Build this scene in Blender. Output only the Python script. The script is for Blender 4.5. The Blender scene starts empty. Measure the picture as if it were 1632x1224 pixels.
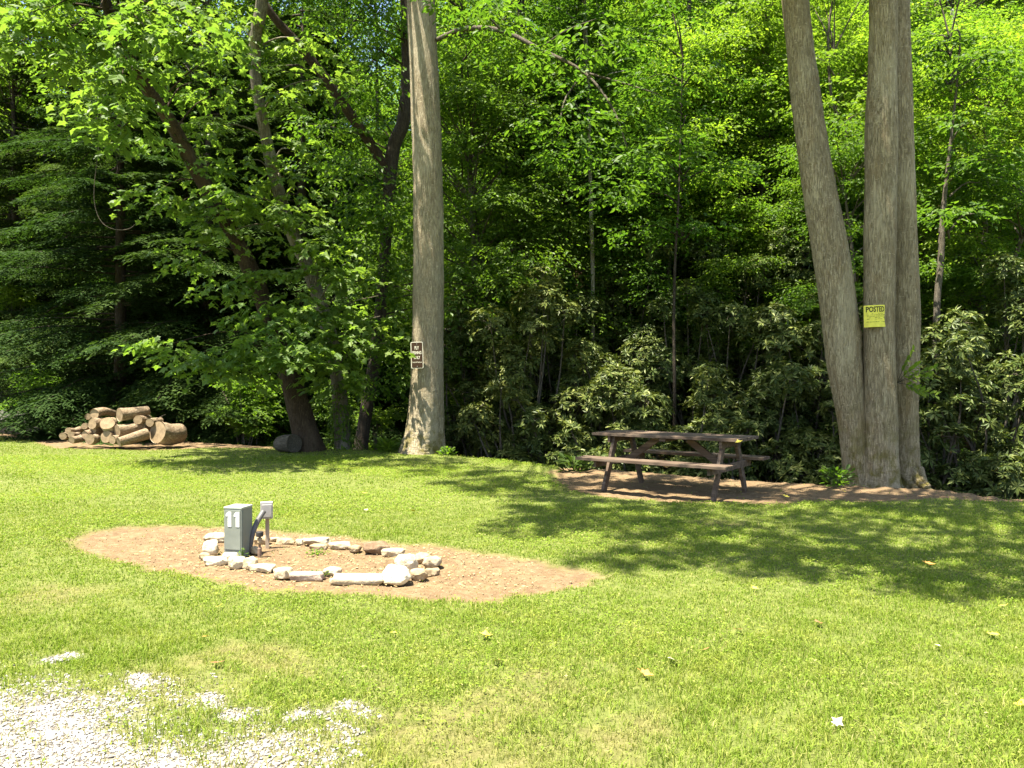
import bpy, bmesh, math, random
import numpy as np
from mathutils import Vector, Matrix, Euler, noise as mnoise

# ------------------------------------------------------------------ camera, sky, sun, exposure
SC = bpy.context.scene
F, HCAM, HOR = 1250.0, 1.5, 602.0
PITCH = math.atan((612 - HOR) / F)
cam_d = bpy.data.cameras.new('camera'); cam = bpy.data.objects.new('camera', cam_d)
SC.collection.objects.link(cam); SC.camera = cam
cam_d.sensor_width = 36.0; cam_d.lens = 36.0 * F / 1632.0
cam_d.clip_start = 0.05; cam_d.clip_end = 3000
cam.location = (0, 0, HCAM); cam.rotation_euler = (math.pi / 2 - PITCH, 0, 0)

SUNV = Vector((-0.26, -0.20, 1.0)).normalized()           # towards the sun
EL = math.asin(SUNV.z); AZ = math.atan2(SUNV.x, SUNV.y)
w = bpy.data.worlds.new('World'); SC.world = w; w.use_nodes = True
nt = w.node_tree; bg = nt.nodes['Background']
sky = nt.nodes.new('ShaderNodeTexSky'); sky.sky_type = 'NISHITA'; sky.sun_disc = False
sky.sun_elevation = EL; sky.sun_rotation = AZ; sky.air_density = 1.0; sky.dust_density = 1.6
nt.links.new(sky.outputs[0], bg.inputs[0]); bg.inputs[1].default_value = 0.08
sl = bpy.data.lights.new('sun', 'SUN'); so = bpy.data.objects.new('sun', sl); SC.collection.objects.link(so)
sl.energy = 5.0; sl.angle = math.radians(0.53); sl.color = (1.0, 0.935, 0.79)
so.rotation_euler = SUNV.to_track_quat('Z', 'Y').to_euler(); so.location = (0, 0, 30)
SC.view_settings.view_transform = 'Standard'; SC.view_settings.look = 'None'
SC.view_settings.gamma = 1; SC.view_settings.exposure = 2.28
SC.render.engine = 'CYCLES'
cy = SC.cycles
cy.max_bounces = 7; cy.diffuse_bounces = 4; cy.glossy_bounces = 2; cy.transmission_bounces = 4
cy.transparent_max_bounces = 4; cy.caustics_reflective = False; cy.caustics_refractive = False
cy.sample_clamp_indirect = 6.0

C = SC.collection
S = np.array(SUNV)

# ------------------------------------------------------------------ helpers
def ray(u, v):
    y, z = 1.0, -(v - 612) / F
    c, s = math.cos(PITCH), math.sin(PITCH)
    return np.array([(u - 816) / F, y * c + z * s, -y * s + z * c])
def G(u, v):
    d = ray(u, v); t = HCAM / -d[2]; return np.array([d[0] * t, d[1] * t, 0.0])
def P(u, v, Y):
    d = ray(u, v); t = Y / d[1]; return np.array([d[0] * t, Y, HCAM + d[2] * t])
def nrm(a):
    return a / np.maximum(np.linalg.norm(a, axis=-1, keepdims=True), 1e-9)

def mesh_np(name, V, Fc, smooth=False):
    """V (n,3) float, Fc list of (m,k) int arrays"""
    V = np.asarray(V, dtype=np.float32)
    if isinstance(Fc, np.ndarray): Fc = [Fc]
    Fc = [f for f in Fc if len(f)]
    me = bpy.data.meshes.new(name)
    me.vertices.add(len(V)); me.vertices.foreach_set('co', V.ravel())
    nl = sum(f.size for f in Fc); nf = sum(len(f) for f in Fc)
    me.loops.add(nl); me.loops.foreach_set('vertex_index', np.concatenate([f.ravel() for f in Fc]).astype(np.int32))
    tot = np.concatenate([np.full(len(f), f.shape[1], dtype=np.int32) for f in Fc])
    st = np.zeros(nf, dtype=np.int32); st[1:] = np.cumsum(tot)[:-1]
    me.polygons.add(nf); me.polygons.foreach_set('loop_start', st)
    try: me.polygons.foreach_set('loop_total', tot)
    except Exception: pass
    me.polygons.foreach_set('use_smooth', np.full(nf, bool(smooth)))
    me.update(calc_edges=True)
    return me

def obj(name, me, mat=None, parent=None, loc=None):
    o = bpy.data.objects.new(name, me); C.objects.link(o)
    if mat is not None and me is not None and not me.materials: me.materials.append(mat)
    if parent is not None: o.parent = parent
    if loc is not None: o.location = loc
    return o
def tag(o, label=None, cat=None, group=None, kind=None):
    if label: o['label'] = label
    if cat: o['category'] = cat
    if group: o['group'] = group
    if kind: o['kind'] = kind
    return o
def thing(name, loc, label, cat, group=None, rz=0.0, sc=(1, 1, 1)):
    o = bpy.data.objects.new(name, None); C.objects.link(o)
    o.empty_display_size = 0.2
    o.location = loc; o.rotation_euler = (0, 0, rz); o.scale = sc
    return tag(o, label, cat, group)

class Acc:
    """collects vertices and faces in world coords; built as one mesh relative to an origin"""
    def __init__(s): s.V = []; s.F = {}; s.n = 0
    def add(s, V, F):
        V = np.asarray(V, float)
        for f in (F if isinstance(F, list) else [F]):
            f = np.asarray(f)
            if f.size: s.F.setdefault(f.shape[1], []).append(f + s.n)
        s.V.append(V); s.n += len(V); return s
    def build(s, name, mat, parent=None, origin=(0, 0, 0), smooth=False):
        V = np.concatenate(s.V) - np.array(origin, float)
        me = mesh_np(name, V, [np.concatenate(v) for v in s.F.values()], smooth)
        return obj(name, me, mat, parent)
    def mesh(s, name, smooth=False):
        return mesh_np(name, np.concatenate(s.V), [np.concatenate(v) for v in s.F.values()], smooth)

def spline(pts, n):
    pts = np.asarray(pts, float)
    if len(pts) == 2:
        t = np.linspace(0, 1, n)[:, None]; return pts[0] * (1 - t) + pts[1] * t
    p = np.vstack([2 * pts[0] - pts[1], pts, 2 * pts[-1] - pts[-2]])
    out = []
    m = len(pts) - 1
    for t in np.linspace(0, m - 1e-6, n):
        i = int(t); f = t - i
        a, b, c, d = p[i], p[i + 1], p[i + 2], p[i + 3]
        out.append(0.5 * ((2 * b) + (c - a) * f + (2 * a - 5 * b + 4 * c - d) * f * f + (3 * b - a - 3 * c + d) * f ** 3))
    return np.array(out)

def tube(pts, n=16, sides=10, rough=0.0, ridge=0.0, seed=0, caps=True, flare=None):
    """pts: (x,y,z,r). returns V, [F]"""
    q = spline(pts, n); p, r = q[:, :3], np.maximum(q[:, 3], 0.0005)
    tan = nrm(np.gradient(p, axis=0))
    ref = np.array([1.0, 0, 0]) if abs(tan[0][0]) < 0.8 else np.array([0, 1.0, 0])
    X = np.empty_like(p); X[0] = nrm(ref - tan[0] * ref.dot(tan[0]))
    for i in range(1, n):
        a = X[i - 1] - tan[i] * X[i - 1].dot(tan[i]); X[i] = a / np.linalg.norm(a)
    Yv = np.cross(tan, X)
    th = np.linspace(0, 2 * np.pi, sides, endpoint=False)
    rng = np.random.default_rng(seed)
    ph = rng.uniform(0, 6.28, 24)
    L = np.concatenate([[0], np.cumsum(np.linalg.norm(np.diff(p, axis=0), axis=1))])
    R = np.ones((n, sides))
    if rough:
        for k in range(1, 5):
            R += rough / k * np.sin(k * th[None, :] + ph[k] + 0.9 * L[:, None] * (0.5 + 0.3 * k) * np.sin(ph[k + 4])) * np.cos(L[:, None] * (0.7 + .5 * k) + ph[k + 8])
            R += rough * .35 / k * np.sin(L[:, None] * (2.1 + 1.3 * k) + ph[k + 12])
    if ridge:
        f1 = max(6, sides // 5)
        wob = 0.6 * np.sin(L * 2.3 + ph[1]) + 0.5 * np.sin(L * 5.1 + ph[2])
        a = np.sin(f1 * th[None, :] + wob[:, None] * 1.5) * (0.6 + 0.4 * np.sin(L[:, None] * 9 + 3 * th[None, :]))
        b = np.sin((f1 * 2 - 1) * th[None, :] + wob[:, None] * -2.2 + 4 * np.sin(L[:, None] * 3.7))
        R += ridge * (a * .6 + b * .4) + ridge * .4 * rng.normal(size=R.shape)
    if n > 200:
        for q in range(9):
            l0 = rng.uniform(.6, min(L[-1], 9)); t0 = rng.uniform(0, 6.28); am = rng.uniform(.04, .11); wl = rng.uniform(.05, .13)
            dt = np.angle(np.exp(1j * (th[None, :] - t0)))
            g_ = np.exp(-((L[:, None] - l0) / wl) ** 2 - (dt / .3) ** 2); R += am * g_ - am * 1.1 * np.exp(-((L[:, None] - l0) / (wl * .4)) ** 2 - (dt / .12) ** 2)
    if flare is not None:
        R *= flare(L[:, None], th[None, :])
    V = p[:, None, :] + r[:, None, None] * R[:, :, None] * (np.cos(th)[None, :, None] * X[:, None, :] + np.sin(th)[None, :, None] * Yv[:, None, :])
    V = V.reshape(-1, 3)
    i = np.arange(n - 1)[:, None] * sides; j = np.arange(sides)[None, :]; j2 = (j + 1) % sides
    Q = np.stack([i + j, i + j2, i + sides + j2, i + sides + j], -1).reshape(-1, 4)
    Fs = [Q]
    if caps:
        V = np.vstack([V, p[0], p[-1]]); a = n * sides; b = a + 1
        jj = np.arange(sides); j3 = (jj + 1) % sides
        Fs.append(np.stack([np.full(sides, a), j3, jj], -1))
        Fs.append(np.stack([np.full(sides, b), (n - 1) * sides + jj, (n - 1) * sides + j3], -1))
    return V, Fs

def box(c, s, R=None, bev=0.0):
    """box centre c size s, rotation matrix R(3x3 numpy)"""
    bm = bmesh.new(); bmesh.ops.create_cube(bm, size=1.0)
    for v in bm.verts: v.co = Vector((v.co.x * s[0], v.co.y * s[1], v.co.z * s[2]))
    if bev: bmesh.ops.bevel(bm, geom=list(bm.edges), offset=bev, segments=2, affect='EDGES', profile=0.6)
    bm.verts.index_update()
    V = np.array([v.co[:] for v in bm.verts]); Fd = {}
    for f in bm.faces: Fd.setdefault(len(f.verts), []).append([v.index for v in f.verts])
    bm.free()
    if R is not None: V = V @ np.asarray(R).T
    return V + np.array(c), [np.array(x) for x in Fd.values()]
def bmdata(bm):
    bm.verts.index_update(); V = np.array([v.co[:] for v in bm.verts]); Fd = {}
    for f in bm.faces: Fd.setdefault(len(f.verts), []).append([v.index for v in f.verts])
    return V, [np.array(x) for x in Fd.values()]
def rotz(a):
    c, s = math.cos(a), math.sin(a); return np.array([[c, -s, 0], [s, c, 0], [0, 0, 1.0]])

# ------------------------------------------------------------------ materials
def newmat(name):
    m = bpy.data.materials.new(name); m.use_nodes = True
    nt = m.node_tree; nt.nodes.clear()
    out = nt.nodes.new('ShaderNodeOutputMaterial')
    return m, nt, out
def N(nt, t, **kw):
    n = nt.nodes.new('ShaderNode' + t)
    for k, v in kw.items():
        if k in n.inputs: n.inputs[k].default_value = v
        else: setattr(n, k, v)
    return n
def ramp(nt, fac, stops, interp='LINEAR'):
    r = nt.nodes.new('ShaderNodeValToRGB'); cr = r.color_ramp; cr.interpolation = interp
    while len(cr.elements) < len(stops): cr.elements.new(0.5)
    for e, (p, c) in zip(cr.elements, stops): e.position = p; e.color = (*c, 1)
    nt.links.new(fac, r.inputs[0]); return r.outputs[0]
def noise(nt, scale, detail=4, rough=0.55, coord='Object', stretch=None, dist=0.0):
    tc = N(nt, 'TexCoord'); src = tc.outputs[coord]
    if stretch:
        mp = N(nt, 'Mapping'); mp.inputs['Scale'].default_value = stretch; nt.links.new(src, mp.inputs[0]); src = mp.outputs[0]
    n = N(nt, 'TexNoise'); n.inputs['Scale'].default_value = scale; n.inputs['Detail'].default_value = detail
    n.inputs['Roughness'].default_value = rough; n.inputs['Distortion'].default_value = dist
    nt.links.new(src, n.inputs['Vector']); return n
def mixc(nt, fac, a, b, mode='MIX'):
    m = N(nt, 'MixRGB', blend_type=mode)
    for i, x in ((0, fac), (1, a), (2, b)):
        if hasattr(x, 'is_linked'): nt.links.new(x, m.inputs[i])
        else: m.inputs[i].default_value = x if i == 0 else (*x, 1)
    return m.outputs[0]
def maprange(nt, x, a, b, c=0.0, d=1.0):
    m = N(nt, 'MapRange'); nt.links.new(x, m.inputs[0])
    for i, v in enumerate((a, b, c, d)): m.inputs[1 + i].default_value = v
    return m.outputs[0]
def bump(nt, h, strength=0.5, dist=0.02, nrm_in=None):
    b = N(nt, 'Bump'); b.inputs['Strength'].default_value = strength; b.inputs['Distance'].default_value = dist
    nt.links.new(h, b.inputs['Height'])
    if nrm_in is not None: nt.links.new(nrm_in, b.inputs['Normal'])
    return b.outputs[0]
def finish(nt, out, col, rough=0.8, normal=None, metal=0.0, spec=0.4):
    p = N(nt, 'BsdfPrincipled')
    if hasattr(col, 'is_linked'): nt.links.new(col, p.inputs['Base Color'])
    else: p.inputs['Base Color'].default_value = (*col, 1)
    if hasattr(rough, 'is_linked'): nt.links.new(rough, p.inputs['Roughness'])
    else: p.inputs['Roughness'].default_value = rough
    p.inputs['Metallic'].default_value = metal; p.inputs['Specular IOR Level'].default_value = spec
    if normal is not None: nt.links.new(normal, p.inputs['Normal'])
    nt.links.new(p.outputs[0], out.inputs[0]); return p

def leaf_mat(name, cols, trans, tf=0.4, rough=0.5, spec=0.3, pscale=0.35):
    m, nt, out = newmat(name)
    geo = N(nt, 'NewGeometry')
    c = ramp(nt, geo.outputs['Random Per Island'], [(i / (len(cols) - 1), k) for i, k in enumerate(cols)])
    oi = N(nt, 'ObjectInfo')
    hs = N(nt, 'HueSaturation'); nt.links.new(c, hs.inputs['Color'])
    nt.links.new(maprange(nt, oi.outputs['Random'], 0, 1, 0.485, 0.515), hs.inputs['Hue'])
    nt.links.new(maprange(nt, oi.outputs['Random'], 0, 1, 1.2, 0.82), hs.inputs['Value'])
    p = N(nt, 'BsdfPrincipled'); nt.links.new(hs.outputs[0], p.inputs['Base Color'])
    p.inputs['Roughness'].default_value = rough; p.inputs['Specular IOR Level'].default_value = spec
    t = N(nt, 'BsdfTranslucent')
    tc = mixc(nt, 1.0, hs.outputs[0], trans, 'MULTIPLY'); nt.links.new(tc, t.inputs[0])
    mx = N(nt, 'MixShader'); mx.inputs[0].default_value = tf
    nt.links.new(p.outputs[0], mx.inputs[1]); nt.links.new(t.outputs[0], mx.inputs[2])
    nt.links.new(mx.outputs[0], out.inputs[0]); return m

M = {}
M['leaf_sun'] = leaf_mat('leaf_sun', [(.060, .112, .012), (.095, .156, .016), (.122, .186, .022), (.074, .134, .014)], (2.2, 2.4, 1.1), .5, .55, .2)  # sunlit copy of the leaf green: sun put into the colour
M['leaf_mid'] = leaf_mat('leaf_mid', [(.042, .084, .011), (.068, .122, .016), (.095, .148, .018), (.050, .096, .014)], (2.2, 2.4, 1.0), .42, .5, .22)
M['leaf_dark'] = leaf_mat('leaf_dark', [(.022, .055, .014), (.035, .080, .018), (.045, .095, .022)], (1.8, 2.3, 1.1), .35, .5, .3)  # deeper copy for the left-hand trees, shade put into the colour
M['leaf_lobed'] = leaf_mat('leaf_lobed', [(.055, .104, .018), (.080, .136, .024), (.104, .156, .030), (.066, .116, .022)], (2.3, 2.4, 1.1), .45, .5, .25)
M['leaf_rhodo'] = leaf_mat('leaf_rhodo', [(.028, .046, .009), (.052, .078, .014), (.110, .135, .028), (.038, .060, .012), (.19, .21, .058)], (1.6, 1.6, .9),   .18, .48, .2)
M['leaf_hemlock'] = leaf_mat('leaf_hemlock', [(.022, .042, .010), (.036, .062, .014), (.052, .082, .018)], (1.6, 1.8, .8), .28, .7, .06)
M['leaf_litter'] = leaf_mat('leaf_litter', [(.07, .036, .014), (.12, .065, .028), (.05, .028, .014), (.15, .09, .045)], (1.2, 1.0, .8), .15, .7, .2)

def bark(name, dark, mid, light, scale=1.0, moss=0.0, patch=0.0, bumpd=0.03, vs=0.14):
    m, nt, out = newmat(name)
    n1 = noise(nt, 40 * scale, 7, .7, stretch=(1, 1, vs * 1.1), dist=.7)
    n2 = noise(nt, 3.0, 3, .5, stretch=(1, 1, .5))
    n3 = noise(nt, 90 * scale, 3, .6, stretch=(1, 1, .35))
    v = N(nt, 'TexVoronoi', feature='DISTANCE_TO_EDGE'); v.inputs['Scale'].default_value = 36 * scale
    tc = N(nt, 'TexCoord'); mp = N(nt, 'Mapping'); mp.inputs['Scale'].default_value = (1, 1, vs * .9)
    nt.links.new(tc.outputs['Object'], mp.inputs[0]); nt.links.new(mixc(nt, .06, mp.outputs[0], n1.outputs['Color']), v.inputs['Vector'])
    crack = maprange(nt, v.outputs['Distance'], 0.0, 0.16)
    c = ramp(nt, n1.outputs[0], [(.30, dark), (.52, mid), (.74, light)])
    c = mixc(nt, maprange(nt, n2.outputs[0], .35, .7, 0, .45), c, tuple(x * .62 for x in mid))
    c = mixc(nt, maprange(nt, crack, 0, 1, .36, 0), c, tuple(x * .5 for x in dark))
    nb = noise(nt, 7, 5, .65, stretch=(1, 1, .45), dist=.8); c = mixc(nt, maprange(nt, nb.outputs[0], .50, .68, 0, .5), c, tuple(x * k_ for x, k_ in zip(mid, (.62, .52, .42))))
    nh = noise(nt, 16, 4, .6, stretch=(1, 1, 2.4)); c = mixc(nt, maprange(nt, nh.outputs[0], .60, .70, 0, .45), c, tuple(min(1, x * 1.25) for x in light))
    if patch:
        n4 = noise(nt, 1.7, 4, .6, stretch=(1, 1, .35))
        c = mixc(nt, maprange(nt, n4.outputs[0], .52, .60, 0, patch), c, light)
    if moss:
        sep = N(nt, 'SeparateXYZ'); nt.links.new(tc.outputs['Object'], sep.inputs[0])
        n5 = noise(nt, 5, 5, .7)
        low = maprange(nt, sep.outputs['Z'], 0.0, 1.3, 1, 0)
        mm = N(nt, 'Math', operation='MULTIPLY'); nt.links.new(low, mm.inputs[0]); nt.links.new(maprange(nt, n5.outputs[0], .46, .60), mm.inputs[1])
        mk = N(nt, 'Math', operation='MULTIPLY'); nt.links.new(mm.outputs[0], mk.inputs[0]); mk.inputs[1].default_value = moss
        c = mixc(nt, mk.outputs[0], c, (.13, .11, .018))
    b = bump(nt, crack, .5, bumpd, None); b = bump(nt, n1.outputs[0], .9, bumpd, b); b = bump(nt, n3.outputs[0], .5, .006, b)
    finish(nt, out, c, .92, b, spec=.15); return m
M['bark_poplar'] = bark('bark_poplar', (.13, .098, .056), (.34, .275, .168), (.50, .43, .285), 1.0, moss=.9, patch=.35)
M['bark_centre'] = bark('bark_centre', (.15, .115, .072), (.37, .308, .205), (.55, .48, .34), 1.1, moss=.9, patch=.3)
M['bark_red'] = bark('bark_red', (.030, .021, .014), (.070, .048, .031), (.13, .095, .064), 1.0, patch=.25)
M['bark_pale'] = bark('bark_pale', (.16, .14, .10), (.34, .31, .25), (.52, .49, .42), .8, patch=.6)
M['bark_crooked'] = bark('bark_crooked', (.08, .068, .045), (.18, .155, .105), (.36, .32, .24), .9, patch=.6)
M['bark_dark'] = bark('bark_dark', (.030, .024, .018), (.07, .055, .04), (.13, .105, .08), 1.0)
M['bark_mid'] = bark('bark_mid', (.06, .05, .038), (.13, .11, .082), (.22, .19, .15), 1.0, patch=.3)
M['bark_log'] = bark('bark_log', (.10, .07, .042), (.28, .205, .13), (.50, .42, .30), 1.2, patch=.8, bumpd=.015, vs=.3)

def simple(name, col, rough=.7, var=.25, nscale=12, metal=0.0, bumpd=0.0, bscale=None, stretch=None, spec=.4):
    m, nt, out = newmat(name)
    n = noise(nt, nscale, 5, .6, stretch=stretch)
    c = ramp(nt, n.outputs[0], [(.3, tuple(x * (1 - var) for x in col)), (.7, tuple(min(1, x * (1 + var)) for x in col))])
    b = None
    if bumpd:
        n2 = noise(nt, bscale or nscale * 3, 5, .65, stretch=stretch); b = bump(nt, n2.outputs[0], .7, bumpd)
    finish(nt, out, c, rough, b, metal, spec); return m

def m_cut():
    m, nt, out = newmat('cut_wood')
    tc = N(nt, 'TexCoord'); sep = N(nt, 'Mapping'); nt.links.new(tc.outputs['Object'], sep.inputs[0])
    wv = N(nt, 'TexWave', wave_type='RINGS', rings_direction='Z'); wv.inputs['Scale'].default_value = 14
    wv.inputs['Distortion'].default_value = 3; wv.inputs['Detail'].default_value = 3
    nt.links.new(sep.outputs[0], wv.inputs['Vector'])
    n = noise(nt, 9, 5, .6)
    c = ramp(nt, wv.outputs[0], [(0, (.20, .14, .08)), (1, (.36, .27, .165))])
    c = mixc(nt, maprange(nt, n.outputs[0], .4, .7, 0, .6), c, (.11, .075, .045))
    finish(nt, out, c, .85, bump(nt, n.outputs[0], .5, .01), spec=.15); return m
M['cut'] = m_cut()
def m_plank():
    m, nt, out = newmat('weathered_plank')
    n = noise(nt, 26, 6, .65, stretch=(.07, 1, 1), dist=.4)
    n2 = noise(nt, 4, 3, .5, stretch=(.4, 1, 1))
    c = ramp(nt, n.outputs[0], [(.3, (.042, .028, .018)), (.5, (.100, .070, .048)), (.72, (.21, .158, .115))])
    c = mixc(nt, maprange(nt, n2.outputs[0], .4, .65, 0, .5), c, (.070, .042, .027))
    finish(nt, out, c, .8, bump(nt, n.outputs[0], .6, .006), spec=.25); return m
M['plank'] = m_plank()
def m_rock(name, a, b, c3):
    m, nt, out = newmat(name)
    oi = N(nt, 'ObjectInfo'); n = noise(nt, 9, 6, .65); n2 = noise(nt, 45, 4, .6)
    c = ramp(nt, n.outputs[0], [(.30, a), (.5, b), (.72, c3)])
    c = mixc(nt, maprange(nt, n2.outputs[0], .55, .75, 0, .5), c, tuple(x * .55 for x in b))
    hs = N(nt, 'HueSaturation'); nt.links.new(c, hs.inputs['Color'])
    nt.links.new(maprange(nt, oi.outputs['Random'], 0, 1, .82, 1.15), hs.inputs['Value'])
    bb = bump(nt, n.outputs[0], .8, .03); bb = bump(nt, n2.outputs[0], .5, .006, bb)
    finish(nt, out, hs.outputs[0], .9, bb, spec=.2); return m
M['rock_white'] = m_rock('rock_white', (.32, .265, .165), (.50, .43, .295), (.62, .56, .42))
M['rock_cream'] = m_rock('rock_cream', (.25, .19, .115), (.38, .31, .20), (.50, .43, .31))
M['rock_tan'] = m_rock('rock_tan', (.18, .125, .07), (.29, .22, .13), (.42, .34, .22))
M['rock_brown'] = m_rock('rock_brown', (.07, .043, .025), (.15, .10, .06), (.26, .19, .12))
M['rock_slab'] = m_rock('rock_slab', (.20, .145, .11), (.31, .235, .18), (.42, .34, .26))
M['rock_dark'] = m_rock('rock_dark', (.05, .05, .04), (.10, .10, .08), (.17, .16, .13))

def m_ground():
    m, nt, out = newmat('ground')
    def att(nm):
        a = N(nt, 'Attribute', attribute_name=nm); return a.outputs['Fac']
    n1 = noise(nt, 1.1, 5, .6); n2 = noise(nt, 14, 6, .7); n3 = noise(nt, 70, 4, .7); n4 = noise(nt, 4.5, 5, .65)
    soil = ramp(nt, n2.outputs[0], [(.3, (.060, .075, .018)), (.52, (.105, .125, .030)), (.72, (.17, .17, .06))])
    dirt = ramp(nt, n2.outputs[0], [(.28, (.100, .066, .034)), (.5, (.158, .108, .058)), (.74, (.23, .165, .096))])
    dirt = mixc(nt, maprange(nt, n4.outputs[0], .42, .62, 0, .55), dirt, (.105, .066, .038))
    dirt = mixc(nt, maprange(nt, n3.outputs[0], .56, .68, 0, .7), dirt, (.29, .215, .135))
    lit = ramp(nt, n2.outputs[0], [(.3, (.022, .016, .007)), (.5, (.050, .033, .015)), (.75, (.11, .068, .034))])
    grv = ramp(nt, n3.outputs[0], [(.3, (.10, .085, .06)), (.6, (.20, .175, .14))])
    c = mixc(nt, att('dirt'), soil, dirt); c = mixc(nt, att('gravel'), c, grv); c = mixc(nt, att('litter'), c, lit)
    b = bump(nt, n2.outputs[0], .8, .03); b = bump(nt, n3.outputs[0], .7, .008, b)
    finish(nt, out, c, .95, b, spec=.1); return m
M['ground'] = m_ground()
def m_blade():
    m, nt, out = newmat('grass_blade')
    geo = N(nt, 'NewGeometry')
    c = ramp(nt, geo.outputs['Random Per Island'], [(0, (.100, .162, .015)), (.4, (.146, .214, .022)), (.8, (.192, .250, .036)), (.95, (.28, .28, .07)), (1, (.38, .33, .16))])
    n = noise(nt, .55, 4, .6); n2 = noise(nt, 3.2, 4, .6)
    c = mixc(nt, maprange(nt, n.outputs[0], .42, .64, 0, .55), c, (.125, .195, .014))
    c = mixc(nt, maprange(nt, n2.outputs[0], .50, .68, 0, .4), c, (.27, .28, .05))
    a = N(nt, 'Attribute', attribute_name='dry'); c = mixc(nt, a.outputs['Fac'], c, (.34, .28, .12))
    p = N(nt, 'BsdfPrincipled'); nt.links.new(c, p.inputs['Base Color']); p.inputs['Roughness'].default_value = .55; p.inputs['Specular IOR Level'].default_value = .12
    t = N(nt, 'BsdfTranslucent'); nt.links.new(mixc(nt, 1.0, c, (1.6, 1.7, .8), 'MULTIPLY'), t.inputs[0])
    mx = N(nt, 'MixShader'); mx.inputs[0].default_value = .35
    nt.links.new(p.outputs[0], mx.inputs[1]); nt.links.new(t.outputs[0], mx.inputs[2]); nt.links.new(mx.outputs[0], out.inputs[0]); return m
M['blade'] = m_blade()
M['gravel'] = leaf_mat('gravel', [(.10, .092, .08), (.20, .19, .175), (.33, .32, .30), (.14, .125, .10)], (1, 1, 1), .0, .9, .2)
m, nt, out = newmat('creek_water')
n = noise(nt, 5, 4, .6); finish(nt, out, (.012, .016, .008), .08, bump(nt, n.outputs[0], .3, .05), spec=.5); M['water'] = m
M['metal_green'] = simple('painted_grey_green', (.165, .18, .155), .5, .12, 7, bumpd=.001)
M['metal_lid'] = simple('pale_lid', (.30, .33, .28), .5, .1, 9)
M['grey_box'] = simple('grey_plastic_box', (.33, .31, .285), .6, .08, 9)
M['conduit'] = simple('grey_conduit', (.085, .08, .078), .5, .2, 14)
M['post_wood'] = simple('weathered_post', (.33, .26, .185), .85, .3, 22, bumpd=.003, stretch=(1, 1, .1))
M['rust'] = simple('rusty_pipe', (.17, .11, .075), .8, .35, 40)
M['black'] = simple('black_cap', (.025, .022, .020), .6, .2, 30)
M['white'] = simple('white_vinyl', (.80, .80, .78), .7, .03, 30, spec=.2)
M['sign_brown'] = simple('sign_brown', (.045, .026, .016), .85, .12, 30, spec=.08)
M['sign_cream'] = simple('sign_cream', (.55, .51, .40), .8, .06, 30, spec=.1)
M['sign_yellow'] = simple('sign_yellow', (.70, .64, .10), .8, .12, 14, spec=.1)
M['ink'] = simple('black_ink', (.045, .038, .008), .7, .2, 30)
M['steel'] = simple('screw_steel', (.5, .48, .42), .4, .1, 30, metal=.6)

# ------------------------------------------------------------------ terrain
edge_px = [(-60, 689), (0, 690), (130, 704), (300, 704), (430, 712), (620, 720), (700, 725), (800, 734), (870, 744), (1030, 753), (1240, 768), (1340, 774), (1500, 781), (1632, 797)]
ew = np.array([G(*p)[:2] for p in edge_px])
ex = np.concatenate([[-300, -40], ew[:, 0], [9, 14, 60, 300]])
ey = np.concatenate([[31, 25.5], ew[:, 1], [8.9, 8.0, 6, 6]])
def sdist(x, y): return (y - np.interp(x, ex, ey)) * 0.87
def wob(x, y, k=1.0):
    return (np.sin(x * 1.3 * k + 2 * np.sin(y * .9 * k)) + np.sin(y * 1.7 * k + 1.3 + 1.7 * np.sin(x * 1.1 * k)) + .5 * np.sin(x * 3.1 * k + y * 2.7 * k)) / 2.5
def tz(x, y):
    x = np.asarray(x, float); y = np.asarray(y, float)
    s = sdist(x, y)
    lawn = .018 * wob(x, y, .8) * np.clip((y - 2) / 3, 0, 1)
    drop = -1.15 * np.clip((s - .1) / 1.6, 0, 1) ** .8
    slope = np.interp(x, [-25, -12, -4, 4, 40], [.50, .54, .60, .72, .74])
    hs = np.maximum(0, s - 5.6)
    hill = slope * np.minimum(hs, 52) + .06 * np.maximum(0, hs - 52)
    rough = .22 * wob(x, y, .45) * np.clip(hs / 3, 0, 1) + .07 * wob(x + 9, y, 1.7) * np.clip(s / 1.5, 0, 1)
    return lawn + drop + hill * np.clip(hs / 2.0, 0, 1) ** .3 + rough

def poly_sd(poly, x, y):
    """signed distance (negative inside) to polygon"""
    x = np.asarray(x, float); y = np.asarray(y, float)
    d = np.full(x.shape, 1e9); inside = np.zeros(x.shape, bool); n = len(poly)
    for i in range(n):
        ax, ay = poly[i][:2]; bx, by = poly[(i + 1) % n][:2]
        t = np.clip(((x - ax) * (bx - ax) + (y - ay) * (by - ay)) / ((bx - ax) ** 2 + (by - ay) ** 2 + 1e-12), 0, 1)
        d = np.minimum(d, np.hypot(x - ax - t * (bx - ax), y - ay - t * (by - ay)))
        c = ((ay > y) != (by > y)) & (x < (bx - ax) * (y - ay) / (by - ay + 1e-12) + ax); inside ^= c
    return np.where(inside, -d, d)
pg = lambda L: [G(*p)[:2] for p in L]
DIRT = [pg([(105, 860), (150, 848), (200, 841), (300, 838), (400, 842), (470, 848), (540, 853), (620, 862), (740, 874), (850, 890), (930, 905), (955, 918), (930, 928), (860, 944), (800, 955), (700, 955), (600, 951), (500, 947), (430, 941), (340, 927), (250, 909), (190, 895), (140, 878)]),
        pg([(878, 752), (900, 744), (1030, 750), (1240, 764), (1400, 768), (1640, 795), (1800, 808), (1800, 820), (1640, 801), (1500, 795), (1400, 799), (1290, 799), (1240, 803), (1140, 803), (1040, 797), (960, 790), (915, 781), (885, 766)]),
        pg([(-300, 686), (0, 687), (130, 700), (300, 700), (440, 710), (440, 714.5), (330, 713), (230, 717), (130, 716), (90, 714), (50, 704), (0, 694), (-300, 691)])]
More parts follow.
